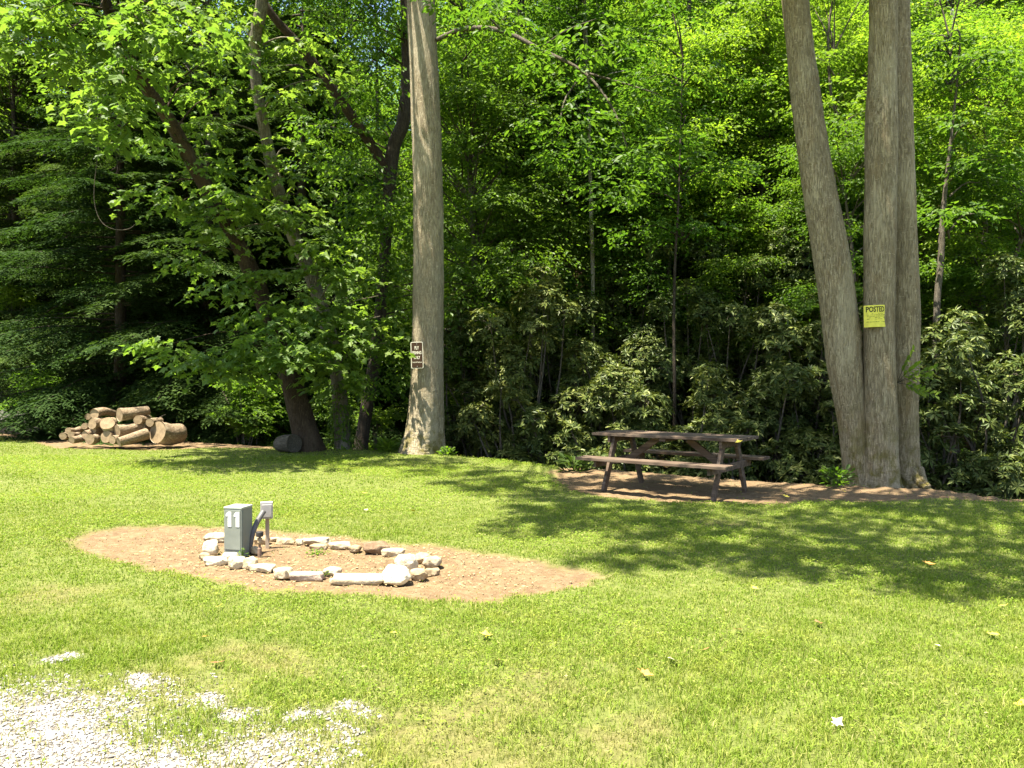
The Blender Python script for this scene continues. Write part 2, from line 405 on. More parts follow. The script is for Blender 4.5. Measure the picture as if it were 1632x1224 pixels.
GRAV = [pg([(-600, 1000), (-200, 1050), (40, 1080), (120, 1095), (200, 1112), (290, 1150), (390, 1165), (470, 1200), (540, 1300), (500, 1500), (-800, 1500)])]
GPATCH = [(95, 1045, .07), (560, 1165, .11), (540, 1130, .09), (345, 1112, .13), (395, 1132, .08), (480, 1140, .10), (600, 1190, .05), (225, 1085, .12)]
BARE = [(60, 955, .35), (420, 1050, .25), (840, 1120, .3), (780, 1150, .25), (760, 1215, .4), (1165, 836, .3), (1000, 1180, .2), (640, 1100, .15), (330, 1040, .2)]
def m_dirt(x, y):
    s = np.minimum.reduce([poly_sd(p, x, y) for p in DIRT])
    return np.clip(.5 - (s + .06 * wob(x, y, 4) + .05 * wob(y, x, 11) + .03 * wob(x, y, 31)) / .13, 0, 1)
def m_grav(x, y):
    s = poly_sd(GRAV[0], x, y) + .16 * wob(x, y, 3) + .10 * wob(y, x, 9) + .05 * wob(x, y, 23)
    a = np.clip(.42 - s / .7, 0, 1)
    for u, v, r in GPATCH:
        g = G(u, v); a = np.maximum(a, np.clip(1.05 - (np.hypot(x - g[0], y - g[1]) + .09 * wob(x, y, 9) + .05 * wob(y, x, 25)) / (r * 1.15), 0, 1))
    return np.clip(a * (1 + .35 * wob(x, y, 14)), 0, 1)
def m_bare(x, y):
    a = np.zeros(np.shape(x))
    for u, v, r in BARE:
        g = G(u, v); a = np.maximum(a, np.clip(1.3 - (np.hypot(x - g[0], y - g[1]) + .22 * wob(x, y, 5) + .1 * wob(y, x, 13)) / r, 0, 1) * .5)
    band = np.clip((4.4 - y) / 1.2, 0, 1) * np.clip((1.5 - x) / 2.0, 0, 1)
    a = np.maximum(a, band * np.clip(.25 + .5 * wob(x, y, 2.6), 0, .65))
    return np.clip(a * (1 + .6 * wob(x, y, 17)), 0, 1)

gx = np.concatenate([[-400, -200, -110, -70, -50, -40, -32, -26, -22, -19, -17], np.arange(-15.5, -4, .16), np.arange(-4, 4, .08), np.arange(4, 10, .14), [10.5, 11.5, 13, 15, 18, 22, 27, 33, 40, 50, 70, 110, 200, 400]])
gy = np.concatenate([[-400, -200, -100, -50, -25, -12, -6, -3, -1, 0, 1, 1.8], np.arange(2.4, 8, .07), np.arange(8, 24, .12), np.arange(24, 45, .8), [46, 50, 55, 60, 66, 75, 90, 120, 200, 400]])
XX, YY = np.meshgrid(gx, gy)
ZZ = tz(XX, YY)
near = (YY < 9) & (YY > 2.2)
dm = m_dirt(XX, YY)
rs = np.random.default_rng(5)
ZZ += dm * (-.012 + .006 * rs.normal(size=XX.shape))
V = np.stack([XX, YY, ZZ], -1).reshape(-1, 3)
ny, nx = XX.shape
i = np.arange(ny - 1)[:, None] * nx; j = np.arange(nx - 1)[None, :]
Q = np.stack([i + j, i + j + 1, i + nx + j + 1, i + nx + j], -1).reshape(-1, 4)
me = mesh_np('ground', V, Q, True)
for nm, val in (('dirt', np.maximum(dm, .6 * m_bare(XX, YY))), ('gravel', m_grav(XX, YY)), ('litter', np.clip((sdist(XX, YY) - .15) / .5, 0, 1))):
    a = me.attributes.new(nm, 'FLOAT', 'POINT'); a.data.foreach_set('value', val.ravel().astype(np.float32))
tag(obj('ground', me, M['ground']), kind='structure')
# creek water
cxs = np.linspace(-60, 40, 60); e = np.interp(cxs, ex, ey)
V = np.concatenate([np.stack([cxs, e + 1.0, np.full(60, -1.02)], -1), np.stack([cxs, e + 7.2, np.full(60, -1.02)], -1)])
a = np.arange(59); Q = np.stack([a, a + 1, a + 61, a + 60], -1)
tag(obj('creek_water', mesh_np('creek_water', V, Q), M['water']), kind='structure')

# ------------------------------------------------------------------ grass
def blades(n, ylo, yhi, dens_pow, hmin, hmax, wid, seed):
    r = np.random.default_rng(seed)
    y = np.sqrt(r.uniform(ylo ** 2, yhi ** 2, n)); x = r.uniform(-.86, .86, n) * y
    keep = (sdist(x, y) < .12)
    x, y = x[keep], y[keep]
    ft = np.clip((y - ylo) / .9, 0, 1) * np.clip((yhi - y) / .9, 0, 1) if ylo > 3 else np.clip((yhi - y) / .9, 0, 1)
    kk = r.uniform(size=len(x)) < ft; x, y = x[kk], y[kk]
    d = m_dirt(x, y); g = m_grav(x, y); b = m_bare(x, y)
    clump = np.clip(.75 + .5 * wob(x, y, 7), .2, 1)
    p = (1 - d) ** 2 * (1 - .97 * g ** .7 * np.clip(1.15 - .5 * wob(x, y, 8), .6, 1)) * (1 - .75 * b) * clump
    keep = r.uniform(size=len(x)) < np.maximum(p, .012)
    x, y, g, b, d = x[keep], y[keep], g[keep], b[keep], d[keep]; n = len(x)
    hh = r.uniform(hmin, hmax, n) * (1 + .5 * np.clip(wob(x, y, 1.6), 0, 1)) * (1 - .4 * b) * (1 - .5 * d)
    hh *= np.where(r.uniform(size=n) < .04, 1.7, 1)
    hh *= 1 + (.4 + 1.1 * np.clip(wob(x, y, 6.5) - .1, 0, 1)) * np.clip((4.6 - y) / 1.4, 0, 1)
    wd = wid * r.uniform(.7, 1.3, n)
    az = r.uniform(0, 6.283, n); lean = r.uniform(.15, 1.15, n); la = r.uniform(0, 6.283, n)
    bx = np.stack([np.cos(az), np.sin(az), np.zeros(n)], -1) * wd[:, None] * .5
    l1 = np.stack([np.cos(la), np.sin(la), np.zeros(n)], -1)
    z0 = tz(x, y) - .004
    p0 = np.stack([x, y, z0], -1)
    pm = p0 + l1 * (hh * lean * .28)[:, None]; pm[:, 2] += hh * .55
    pt = p0 + l1 * (hh * lean * .95)[:, None]; pt[:, 2] += hh * (1 - .28 * lean)
    V = np.stack([p0 - bx, p0 + bx, pm + bx * .8, pm - bx * .8, pt], 1).reshape(-1, 3)
    k = np.arange(n)[:, None] * 5
    dry = np.clip(.02 + .7 * b + .35 * g + r.normal(0, .10, n), 0, 1)
    return V, [k + np.array([0, 1, 2, 3]), k + np.array([3, 2, 4])], np.repeat(dry, 5)
A = Acc(); dr = []
for args in ((265000, 2.4, 5.6, 0, .013, .040, .0040, 1), (320000, 4.7, 9.6, 0, .012, .032, .0062, 2), (310000, 8.7, 23.4, 0, .015, .034, .0115, 3)):
    V, Fs, d = blades(*args); A.add(V, Fs); dr.append(d)
me = A.mesh('grass'); a = me.attributes.new('dry', 'FLOAT', 'POINT'); a.data.foreach_set('value', np.concatenate(dr).astype(np.float32))
tag(obj('grass', me, M['blade']), 'short mown sunlit lawn grass with clover between the gravel and the creek bank', 'grass', kind='stuff')

# ------------------------------------------------------------------ leaf builders
LT = {}
LT['broad'] = (np.array([[0, 0, 0], [.45, .30, .05], [1, 0, -.10], [.45, -.30, .05]]), [np.array([[0, 3, 2], [0, 2, 1]])])
LT['oval'] = (np.array([[0, 0, 0], [.25, .20, .03], [.65, .24, .02], [1, 0, -.12], [.65, -.24, .02], [.25, -.20, .03]]), [np.array([[0, 5, 4, 3], [0, 3, 2, 1]])])
LT['rhodo'] = (np.array([[0, 0, 0], [.5, .17, .02], [1, 0, -.14], [.5, -.17, .02]]), [np.array([[0, 3, 2], [0, 2, 1]])])
LT['needle'] = (np.array([[0, 0, 0], [.4, .17, 0], [1, 0, -.06], [.4, -.17, 0]]), [np.array([[0, 3, 2], [0, 2, 1]])])
LT['lobed'] = (np.array([[0, 0, 0], [-.05, .28, .0], [.22, .22, .04], [.38, .52, -.04], [.58, .24, .03], [1, 0, -.10], [.58, -.24, .03], [.38, -.52, -.04], [.22, -.22, .04], [-.05, -.28, 0]]),
               [np.array([[0, 8, 9], [0, 2, 1][::-1], [2, 3, 4][::-1], [8, 6, 7]]), np.array([[0, 8, 6, 5], [0, 5, 4, 2]])])
def emit(A, kind, pos, d, up, size):
    T, Fs = LT[kind]
    x = nrm(d); y = nrm(np.cross(up, x)); z = np.cross(x, y)
    s = np.asarray(size)[:, None]
    V = pos[:, None, :] + s[:, :, None] * (T[None, :, 0, None] * x[:, None, :] + T[None, :, 1, None] * y[:, None, :] + T[None, :, 2, None] * z[:, None, :])
    k = np.arange(len(pos))[:, None, None] * len(T)
    A.add(V.reshape(-1, 3), [(k + f[None]).reshape(-1, f.shape[1]) for f in Fs])
def rot_z(v, a):
    c, s = np.cos(a), np.sin(a)
    return np.stack([v[:, 0] * c - v[:, 1] * s, v[:, 0] * s + v[:, 1] * c, v[:, 2]], -1)
LIT = [(P(u, v, Y), r) for u, v, Y, r in [(675, 700, 15.2, .5), (672, 655, 15.2, .45), (660, 60, 15.3, .35), (655, 130, 15.3, .35),  # spots kept sunlit by cutting leaves out of the crowns above
    (840, 430, 18, .9), (830, 520, 18, .9), (850, 600, 17.5, .9), (810, 650, 17.3, .7), (1010, 410, 21, 1.3), (960, 560, 18, .9), (930, 640, 17.5, .8), (900, 560, 17.8, .7), (1115, 600, 16.8, .5), (1120, 650, 16.8, .4),
    (1545, 520, 14.8, 1.0), (1600, 450, 16.5, 1.2), (1610, 560, 13.6, .9), (1520, 430, 16, 1.0), (1560, 650, 14.2, .6), (400, 640, 18.8, .6), (190, 680, 16.7, .7), (250, 690, 16.7, .6), (130, 690, 17, .6), (60, 620, 23, 1.2), (1460, 500, 11.6, .25), (1465, 600, 10.9, .45),
    (1180, 700, 9.6, .18), (1010, 700, 10.4, .2), (975, 785, 9.9, .3), (1040, 650, 17, .4)]] + [(G(u, v), r) for u, v, r in [(300, 790, 1.6), (150, 770, 1.6), (500, 800, 1.3), (450, 760, 1.0), (650, 830, 1.0), (560, 755, .7), (1330, 810, .25), (1180, 822, .22), (1130, 830, .2), (1040, 822, .25), (1400, 830, .25), (1560, 840, .3), (1300, 930, .3), (1250, 870, .15), (1380, 875, .15), (1460, 860, .18), (1100, 850, .18), (1180, 865, .12), (950, 850, .2), (1000, 815, .15), (1260, 812, .2), (1600, 845, .15), (870, 855, .3), (1330, 860, .14), (1520, 880, .14), (1220, 835, .15), (1430, 820, .2), (600, 900, 1.5)]]
def unlit(c, jit=.0):  # drops twigs on the sun ray to a LIT spot, shaping the light
    k = np.ones(len(c), bool)
    for p, r in LIT:
        d = c - p; t = d @ S; q = np.linalg.norm(d - t[:, None] * S, axis=1)
        k &= ~((q < r) & (t > .8))
    return k
def sprays(A, rng, c, rad, nt_, kind, size, per=8, tl=(.3, .7), tilt=.45, droop=.25, world=False):
    """leafy twigs filling an ellipsoid clump"""
    c = np.asarray(c, float); rad = np.asarray(rad, float)
    q = nrm(rng.normal(size=(nt_, 3))) * rng.uniform(.15, 1, (nt_, 1)) ** .5
    st = c + q * rad * .85
    if world:
        k_ = unlit(st); st = st[k_]; q = q[k_]; nt_ = len(st)
        if nt_ == 0: return
    az = np.arctan2(q[:, 1], q[:, 0]) + rng.normal(0, .8, nt_)
    d = nrm(np.stack([np.cos(az), np.sin(az), rng.normal(-droop * .4, .22, nt_)], -1))
    L = rng.uniform(*tl, nt_)
    t = (np.arange(per) + .5) / per
    pos = st[:, None, :] + d[:, None, :] * (t[None, :, None] * L[:, None, None])
    pos[:, :, 2] -= droop * (t[None, :] ** 2) * L[:, None] * .6
    pos = pos.reshape(-1, 3); n = len(pos)
    dd = np.repeat(d, per, 0); side = np.where(np.tile(np.arange(per) % 2, nt_) == 0, 1, -1)
    ld = rot_z(dd, side * rng.uniform(.5, 1.2, n)); ld[:, 2] += rng.normal(-droop, .22, n)
    up = np.stack([rng.normal(0, tilt, n), rng.normal(0, tilt, n), np.ones(n)], -1)
    pos += rng.normal(0, .012, (n, 3))
    emit(A, kind, pos, ld, up, rng.uniform(.7, 1.25, n) * size)
    return st, d, L

rng = np.random.default_rng(8); n = 260000
y = np.sqrt(rng.uniform(3.0 ** 2, 15 ** 2, n)); x = rng.uniform(-.72, .72, n) * y
k = (sdist(x, y) < .1) & (rng.uniform(size=n) < (1 - m_dirt(x, y)) ** 2 * (1 - m_grav(x, y)) * (1 - .7 * m_bare(x, y)) * np.clip(.45 + .8 * wob(x + 3, y, 1.1), .05, 1)); x, y = x[k], y[k]; n = len(x)
az = rng.uniform(0, 6.28, n); A_ = Acc()
emit(A_, 'oval', np.stack([x, y, tz(x, y) + rng.uniform(.012, .030, n)], -1), np.stack([np.cos(az), np.sin(az), rng.normal(0, .3, n)], -1), np.stack([rng.normal(0, .35, n), rng.normal(0, .35, n), np.ones(n)], -1), rng.uniform(.7, 1.3, n) * (.012 + .0011 * y))
me = A_.mesh('clover'); a = me.attributes.new('dry', 'FLOAT', 'POINT'); a.data.foreach_set('value', np.zeros(len(me.vertices), np.float32))
tag(obj('clover', me, M['blade']), 'small round clover leaves mixed through the lawn grass', 'clover', kind='stuff')

# shared crowns for the hillside trees ------------------------------------
def hill_proto(seed, height, rad, leaf, kind, ncl, ntw, lean=.3, r0=.09, low=.25):
    rng = np.random.default_rng(seed)
    T = Acc(); K = Acc()
    top = np.array([rng.normal(0, lean), rng.normal(0, lean), height * .95])
    mid = np.array([rng.normal(0, .15), rng.normal(0, .15), height * .5])
    tp = [(0, 0, -.5, r0 * 1.3), (0, 0, 0.2, r0), (*mid, r0 * .65), (*top, r0 * .15)]
    T.add(*tube(tp, 20, 9, .05, seed=seed))
    sp = spline(tp, 40)
    for k in range(ncl):
        f = rng.uniform(low, 1.0); h = f * height
        w_ = rad * (1 - .55 * max(0, (f - .45) / .55) ** 1.5) * (.75 + .25 * min(1, (f - low) * 4))
        a = rng.uniform(0, 6.283); rr = w_ * rng.uniform(.2, 1) ** .6
        base = sp[np.argmin(np.abs(sp[:, 2] - f * height * .84))][:3]
        c = np.array([base[0] + rr * math.cos(a), base[1] + rr * math.sin(a), h])
        cr = rng.uniform(.5, .95) * rad / 2.4
        sprays(K, rng, c, (cr, cr, cr * .38), ntw, kind, leaf, per=8, tl=(.25 * rad / 2.4 + .1, .65 * rad / 2.4 + .1), droop=.28)
        T.add(*tube([(*base, r0 * .28), (*(base * .4 + c * .6 + np.array([0, 0, .1])), r0 * .15), (*c, r0 * .06)], 6, 5, caps=False))
    return T.mesh('trunk', True), K.mesh('crown')

HP = {}
HP['a'] = hill_proto(11, 7.0, 2.4, .088, 'broad', 50, 85)
HP['b'] = hill_proto(12, 8.5, 2.7, .095, 'broad', 56, 85, low=.1)
HP['c'] = hill_proto(13, 6.0, 2.2, .085, 'broad', 44, 80, low=.05)
HP['d'] = hill_proto(14, 13.0, 3.4, .11, 'broad', 74, 80, r0=.16, low=.25)
HP['e'] = hill_proto(15, 3.6, 1.7, .078, 'broad', 34, 70, low=.04, r0=.05)

HP['f'] = hill_proto(16, 17.0, 4.2, .125, 'broad', 60, 52, r0=.085, low=.6)  # high crowns added to shade the slope and close sky gaps
def rhodo_mesh(seed, rx, h_, dens, size=.15):
    """rounded lobes of whorled leaves on crooked stems; rx half width, h_ height"""
    rng = np.random.default_rng(seed); K = Acc(); T = Acc()
    nl = int(np.clip(9 * h_ / (1.6 * rx), 9, 26))
    f = (np.arange(nl) + rng.uniform(0, 1, nl)) / nl; aa = rng.uniform(0, 6.28, nl)
    lr = rx * rng.uniform(.26, .50, nl) * (1.1 - .35 * f)
    r_ = rx * rng.uniform(.25, .85, nl) * np.sqrt(np.clip(1 - ((f - .35) / .8) ** 2, .03, 1))
    lc = np.stack([r_ * np.cos(aa), r_ * np.sin(aa), .25 + f * (h_ - .25 - .3 * rx)], -1)
    k = rng.choice(nl, dens, p=lr ** 2 / (lr ** 2).sum())
    q = nrm(rng.normal(size=(dens, 3)) + np.array([0, 0, .55])); c = lc[k] + q * (lr[k] * rng.uniform(.72, 1.08, dens))[:, None] * [1, 1, .72]
    ax = nrm(q * .8 + np.array([0, 0, .7]) + rng.normal(0, .25, (dens, 3)))
    n = len(c); m_ = 9
    a = nrm(np.cross(ax, rng.normal(size=(n, 3)))); b = np.cross(ax, a)
    th = np.linspace(0, 2 * np.pi, m_, endpoint=False)[None, :] + rng.uniform(0, 6, (n, 1)) + rng.normal(0, .15, (n, m_))
    el = rng.uniform(-.25, .45, (n, 1)) + rng.normal(0, .18, (n, m_))
    d = np.cos(el)[..., None] * (np.cos(th)[..., None] * a[:, None] + np.sin(th)[..., None] * b[:, None]) + np.sin(el)[..., None] * ax[:, None]
    pos = c[:, None, :] + d * .012
    up = np.repeat(ax[:, None, :], m_, 1) + rng.normal(0, .25, (n, m_, 3))
    emit(K, 'rhodo', pos.reshape(-1, 3), d.reshape(-1, 3), up.reshape(-1, 3), rng.uniform(.7, 1.2, n * m_) * size)
    for i_ in range(len(lc)):
        e_ = lc[i_]; b_ = np.array([rng.normal(0, .12), rng.normal(0, .12), -.3])
        T.add(*tube([(*b_, .035), (*(b_ * .4 + e_ * .6 + rng.normal(0, .12, 3)), .022), (*e_, .01)], 8, 6, caps=False))
    for i_ in range(0, n, 5):
        e_ = lc[np.argmin(np.linalg.norm(lc - c[i_], axis=1))]
        T.add(*tube([(*e_, .010), (*(e_ * .5 + c[i_] * .5 + rng.normal(0, .04, 3)), .007), (*c[i_], .004)], 4, 4, caps=False))
    return T.mesh('stems', True), K.mesh('foliage')

# hemlock ---------------------------------------------------------------
def hemlock(seed, height, rad, nb, low=.08):
    rng = np.random.default_rng(seed); K = Acc(); T = Acc()
    T.add(*tube([(0, 0, -.5, .24), (0, 0, .5, .19), (.05, 0, height * .5, .12), (0, .05, height, .02)], 24, 10, .04, seed=seed))
    for b_ in range(nb):
        f = low + (1 - low) * ((b_ + rng.uniform(0, 1)) / nb) ** 1.15
        z0 = f * height; L = rad * (1 - f ** 1.6 * .8) * rng.uniform(.7, 1.1); az = rng.uniform(0, 6.283)
        o_ = np.array([math.cos(az), math.sin(az), 0]); sd = np.array([-o_[1], o_[0], 0])
        dr_ = rng.uniform(.10, .32)
        def pt(t): return np.array([0, 0, z0]) + o_ * (L * t) + np.array([0, 0, (.12 * t - dr_ * t * t * 1.6) * L * .8])
        T.add(*tube([(*pt(0), .03), (*pt(.5), .018), (*pt(1), .005)], 7, 5, caps=False))
        nbl = int(L * 17)
        t = np.linspace(.15, 1, nbl); P0 = np.array([pt(q) for q in t])
        bl = L * .50 * (1.05 - t * .75) * rng.uniform(.6, 1.1, nbl); sgn = np.where(np.arange(nbl) % 2, 1, -1)
        ang = rng.uniform(.7, 1.0, nbl)
        bd = o_[None] * np.cos(ang)[:, None] + sd[None] * (np.sin(ang) * sgn)[:, None]; bd[:, 2] = rng.uniform(-.32, -.05, nbl)
        per = 22
        u_ = (np.arange(per) + .5) / per
        pos = P0[:, None, :] + bd[:, None, :] * (bl[:, None, None] * u_[None, :, None]); pos[:, :, 2] -= (u_[None, :] ** 2) * bl[:, None] * .18
        n = nbl * per; D = np.repeat(bd, per, 0); s2 = np.where(np.tile(np.arange(per) % 2, nbl), 1, -1)
        ld = rot_z(D, s2 * rng.uniform(.5, 1.1, n)); ld[:, 2] += rng.normal(-.1, .15, n)
        up = np.stack([rng.normal(0, .3, n), rng.normal(0, .3, n), np.ones(n)], -1)
        emit(K, 'needle', pos.reshape(-1, 3) + rng.normal(0, .015, (n, 3)), ld, up, rng.uniform(.7, 1.3, n) * .13)
    return T.mesh('trunk', True), K.mesh('crown')

# ------------------------------------------------------------------ near trees
def px_tube(L, n, sides, **kw):
    """L: (u, v, Y, width px)"""
    return tube([(*P(u, v, Y), wpx * .5 * Y / F) for u, v, Y, wpx in L], n, sides, **kw)
def shade(u, v, r, h, z=0.0, Y=None):  # sets an added out-of-view leaf clump sunward of a spot to be shaded
    g = G(u, v) if Y is None else P(u, v, Y)
    return g + S * ((h - g[2]) / S[2]), r

# centre tree -------------------------------------------------------------
Yc = G(675, 722)[1]
base = G(675, 722)
ct = thing('tall_tree', base, 'tall straight grey-barked tree with a flared base, carrying the brown sign', 'tree')
def flare_c(L, th):
    return 1 + np.exp(-L / .42) * (.32 + .22 * np.sin(3 * th + .6) + .12 * np.sin(5 * th + 2)) + .22 * np.exp(-L / .9) * np.clip(np.cos(th - 3.14), 0, 1)
rad = lambda wpx, Y: wpx * .5 * Y / F
tr = Acc()
cl = [(672, 735, Yc, 62), (673, 718, Yc, 60), (677, 690, Yc, 55), (680, 650, Yc, 53), (681.5, 600, Yc, 51), (682.5, 500, Yc, 48.5), (682, 300, Yc, 47), (677, 150, Yc, 46), (671, 0, Yc, 44), (668, -200, Yc, 40), (664, -420, Yc, 30), (660, -640, Yc, 16)]
tr.add(*tube([(*P(u, v, Y), rad(w_, Y)) for u, v, Y, w_ in cl], 240, 72, rough=.02, ridge=.018, seed=3, flare=flare_c))
tr.build('trunk', M['bark_centre'], ct, base, True)
rng = np.random.default_rng(21)
lm = Acc(); kc = Acc()
br = [(690, 66, Yc, 7), (740, 46, Yc - .6, 8), (800, 49, Yc - 1.1, 7.5), (860, 78, Yc - 1.6, 6.5), (930, 115, Yc - 2, 5), (975, 170, Yc - 2.3, 3.5), (1000, 235, Yc - 2.5, 2)]
lm.add(*px_tube(br, 40, 8, rough=.05, seed=4))
for (a_, b_, c_) in [((860, 78), (900, 50), (950, 30)), ((930, 115), (985, 130), (1050, 150)), ((800, 49), (770, 20), (735, -10)), ((930, 115), (900, 160), (890, 215))]:
    lm.add(*px_tube([(*a_, Yc - 1.6, 4), (*b_, Yc - 1.9, 3), (*c_, Yc - 2.2, 1.5)], 10, 6))
for (u, v, r) in [(820, 90, .6), (880, 100, .7), (940, 60, .6), (950, 150, .75), (1000, 200, .8), (1040, 160, .6), (930, 210, .8), (1010, 265, .7), (1060, 240, .6), (900, 250, .6), (870, 190, .6), (980, 300, .5), (780, 20, .7), (740, -5, .7)]:
    sprays(kc, rng, P(u, v, Yc - 2.1 + rng.uniform(-.7, .5)), (r, r, r * .4), 26, 'oval', .125, per=7, tl=(.3, .6))
shades = []  # unseen clumps added to this crown for the shade they cast
for (u, v, r) in [(640, 738, .8), (720, 750, .9), (800, 757, .8), (690, 735, .7), (860, 775, .6), (760, 772, .5), (820, 786, .6), (880, 806, .4), (905, 790, .6), (400, 724, 1.0), (470, 731, .9), (340, 719, .5), (560, 726, .8), (520, 722, .6)]:
    c_, r_ = shade(u, v, r, rng.uniform(10, 12.5)); shades.append((c_, r_ * .9, 46))
for (u, v, r, Y_) in [(690, 400, .55, Yc), (690, 480, .6, Yc), (665, 530, .45, Yc - .3), (700, 230, .5, Yc), (760, 560, 1.1, 18), (700, 620, 1.0, 18), (1120, 620, 1.2, 17), (1160, 700, 1.2, 16)]:
    c_, r_ = shade(u, v, r, rng.uniform(10, 12.5), Y=Y_); shades.append((c_, r_, 60))
for k in range(16):
    a_ = rng.uniform(1.9, 4.4); rr = rng.uniform(.8, 4.2)
    shades.append((np.array([base[0] + rr * math.cos(a_), base[1] + 1.4 + rr * .7 * math.sin(a_), rng.uniform(10.5, 17)]), rng.uniform(.8, 1.3), 46))
for c_, r_, n_ in shades:
    sprays(kc, rng, c_, (r_, r_, r_ * .45), n_, 'oval', .14, per=7, tl=(.2, .45), world=True)
    zt = np.clip(c_[2] - 1.2 - .2 * np.hypot(c_[0] - base[0], c_[1] - base[1]), 9.3, 17); b_ = np.array([base[0] - .1, base[1], zt])
    mid = b_ * .5 + c_ * .5 + np.array([0, 0, .5])
    lm.add(*tube([(*b_, .06), (*mid, .035), (*c_, .01)], 10, 6, caps=False))
lm.build('limb', M['bark_mid'], ct, base, True); kc.build('crown', M['leaf_mid'], ct, base)  # limb and crown include the unseen clumps added for shade

# right clump of three trunks -----------------------------------------------
base = G(1402, 768); Yr = base[1]
rt = thing('three_stemmed_tree', base, 'large tree with three grey trunks from one mossy base, yellow sign on the middle one', 'tree')
def flare_r(k):
    return lambda L, th: 1 + np.exp(-L / .28) * (.08 + .14 * np.sin(4 * th + k) + .09 * np.sin(7 * th + 2 * k))
tm = Acc(); tm.add(*tube([(*P(u, v, Y), rad(w_, Y)) for u, v, Y, w_ in [(1403, 782, Yr - .05, 60), (1403, 765, Yr - .05, 56), (1403, 740, Yr - .05, 54), (1402.5, 700, Yr - .05, 51), (1402, 600, Yr - .05, 48.5), (1401.5, 500, Yr - .05, 47.5), (1403.5, 300, Yr - .05, 47), (1405, 200, Yr - .05, 47), (1407, 100, Yr - .05, 43), (1407.5, 0, Yr - .05, 41), (1409, -200, Yr, 38), (1412, -520, Yr, 24)]], 260, 64, rough=.034, ridge=.020, seed=7, flare=flare_r(1)))
tm.build('trunk', M['bark_poplar'], rt, base, True)
tm = Acc(); tm.add(*tube([(*P(u, v, Y), rad(w_, Y)) for u, v, Y, w_ in [(1372, 782, Yr + .1, 54), (1370, 762, Yr + .1, 48), (1366, 740, Yr + .1, 44), (1360, 680, Yr + .1, 46), (1354, 640, Yr + .1, 48), (1346, 580, Yr + .1, 52), (1337, 500, Yr + .1, 55), (1323, 400, Yr + .15, 54), (1306, 300, Yr + .2, 50), (1291, 200, Yr + .25, 46), (1278, 100, Yr + .3, 43), (1267, 0, Yr + .35, 40), (1240, -250, Yr + .4, 34), (1215, -520, Yr + .5, 22)]], 260, 64, rough=.034, ridge=.020, seed=8, flare=flare_r(2.4)))
tm.build('trunk', M['bark_poplar'], rt, base, True)
Yq = Yr + .42
tm = Acc(); tm.add(*tube([(*P(u, v, Y), rad(w_, Y)) for u, v, Y, w_ in [(1448, 776, Yq, 46), (1446, 755, Yq, 40), (1445, 720, Yq, 38), (1442, 650, Yq, 40), (1442, 600, Yq, 42), (1442, 500, Yq, 44), (1440, 400, Yq, 42), (1437, 300, Yq, 40), (1435, 200, Yq, 38), (1434, 100, Yq, 34), (1434, 0, Yq, 30), (1440, -250, Yq, 26), (1446, -500, Yq, 18)]], 240, 56, rough=.03, ridge=.018, seed=9, flare=flare_r(4)))
for (u0, v0, u1, v1, w0) in [(1452, 764, 1484, 778, 22), (1440, 768, 1475, 785, 20), (1385, 770, 1345, 780, 16), (1465, 760, 1482, 771, 16)]:
    tm.add(*tube([(*P(u0, v0 - 12, Yq - .1), rad(w0, Yr)), (*P((u0 + u1) / 2, (v0 + v1) / 2 + 2, Yq - .3), rad(w0 * .6, Yr)), (*(G(u1, v1) + [0, 0, -.03]), rad(w0 * .25, Yr))], 14, 10, rough=.08, seed=int(u1)))
tm.build('trunk', M['bark_poplar'], rt, base, True)
lm = Acc(); kc = Acc(); rng = np.random.default_rng(22); shades = []  # out-of-view clumps added to this crown too, placed by the shadows they throw
for (u, v, r) in [(850, 838, .45), (900, 822, .5), (930, 828, .5), (1000, 842, .6), (1080, 872, .55), (1000, 888, .35), (1060, 838, .5), (1180, 893, .6), (1130, 845, .45), (1250, 850, .7), (1220, 880, .6), (1330, 903, .5), (1330, 835, .75), (1300, 870, .6), (1430, 893, .6), (1400, 850, .7), (1500, 850, .8), (1480, 900, .6), (1560, 900, .7), (1620, 862, .6), (1500, 928, .4), (1600, 928, .5), (1670, 890, 1.0), (1530, 825, .8), (1620, 828, .8), (1440, 822, .7),
                  (1230, 820, .7), (1130, 815, .6), (970, 806, .45), (1060, 812, .5), (955, 765, .7), (1060, 775, .8), (1150, 780, .7), (1100, 760, .8), (1240, 785, .8), (1340, 795, .8), (1420, 800, .8), (1530, 797, .8), (1620, 805, .8), (1000, 745, .8), (1320, 760, 1.0), (1200, 750, 1.0)]:
    c_, r_ = shade(u, v, r, rng.uniform(7.6, 11)); shades.append((c_, r_ * .85, 27 if v > 802 else 70))
for (u, v, r, Y_) in [(1300, 150, .8, Yr), (1330, 400, .9, Yr), (1350, 600, .9, Yr), (1400, 100, .8, Yr), (1400, 300, .8, Yr), (1400, 450, .8, Yr), (1405, 600, .8, Yr), (1410, 700, .8, Yr), (1260, 680, 1.5, 15.5), (1200, 560, 1.3, 17), (1300, 560, 1.4, 16), (1380, 500, 1.2, 17), (1140, 480, 1.2, 18), (1350, 680, 1.4, 15), (1480, 700, 1.0, 14.5), (1230, 450, 1.0, 18), (1090, 560, 1.0, 17.5), (1180, 620, 1.1, 16.5), (1320, 480, 1.1, 17), (1150, 540, 1.1, 17.5), (1270, 620, 1.0, 16), (1060, 700, .8, 16.5), (1130, 720, .8, 16), (1230, 740, .9, 15)]:
    c_, r_ = shade(u, v, r, rng.uniform(9, 12.5), Y=Y_); shades.append((c_, r_, 70))
for k in range(14):
    a_ = rng.uniform(1.6, 4.7); rr = rng.uniform(.8, 3.5)
    shades.append((np.array([base[0] + rr * math.cos(a_), base[1] + rr * .8 * math.sin(a_), rng.uniform(10, 16)]), rng.uniform(.8, 1.3), 46))
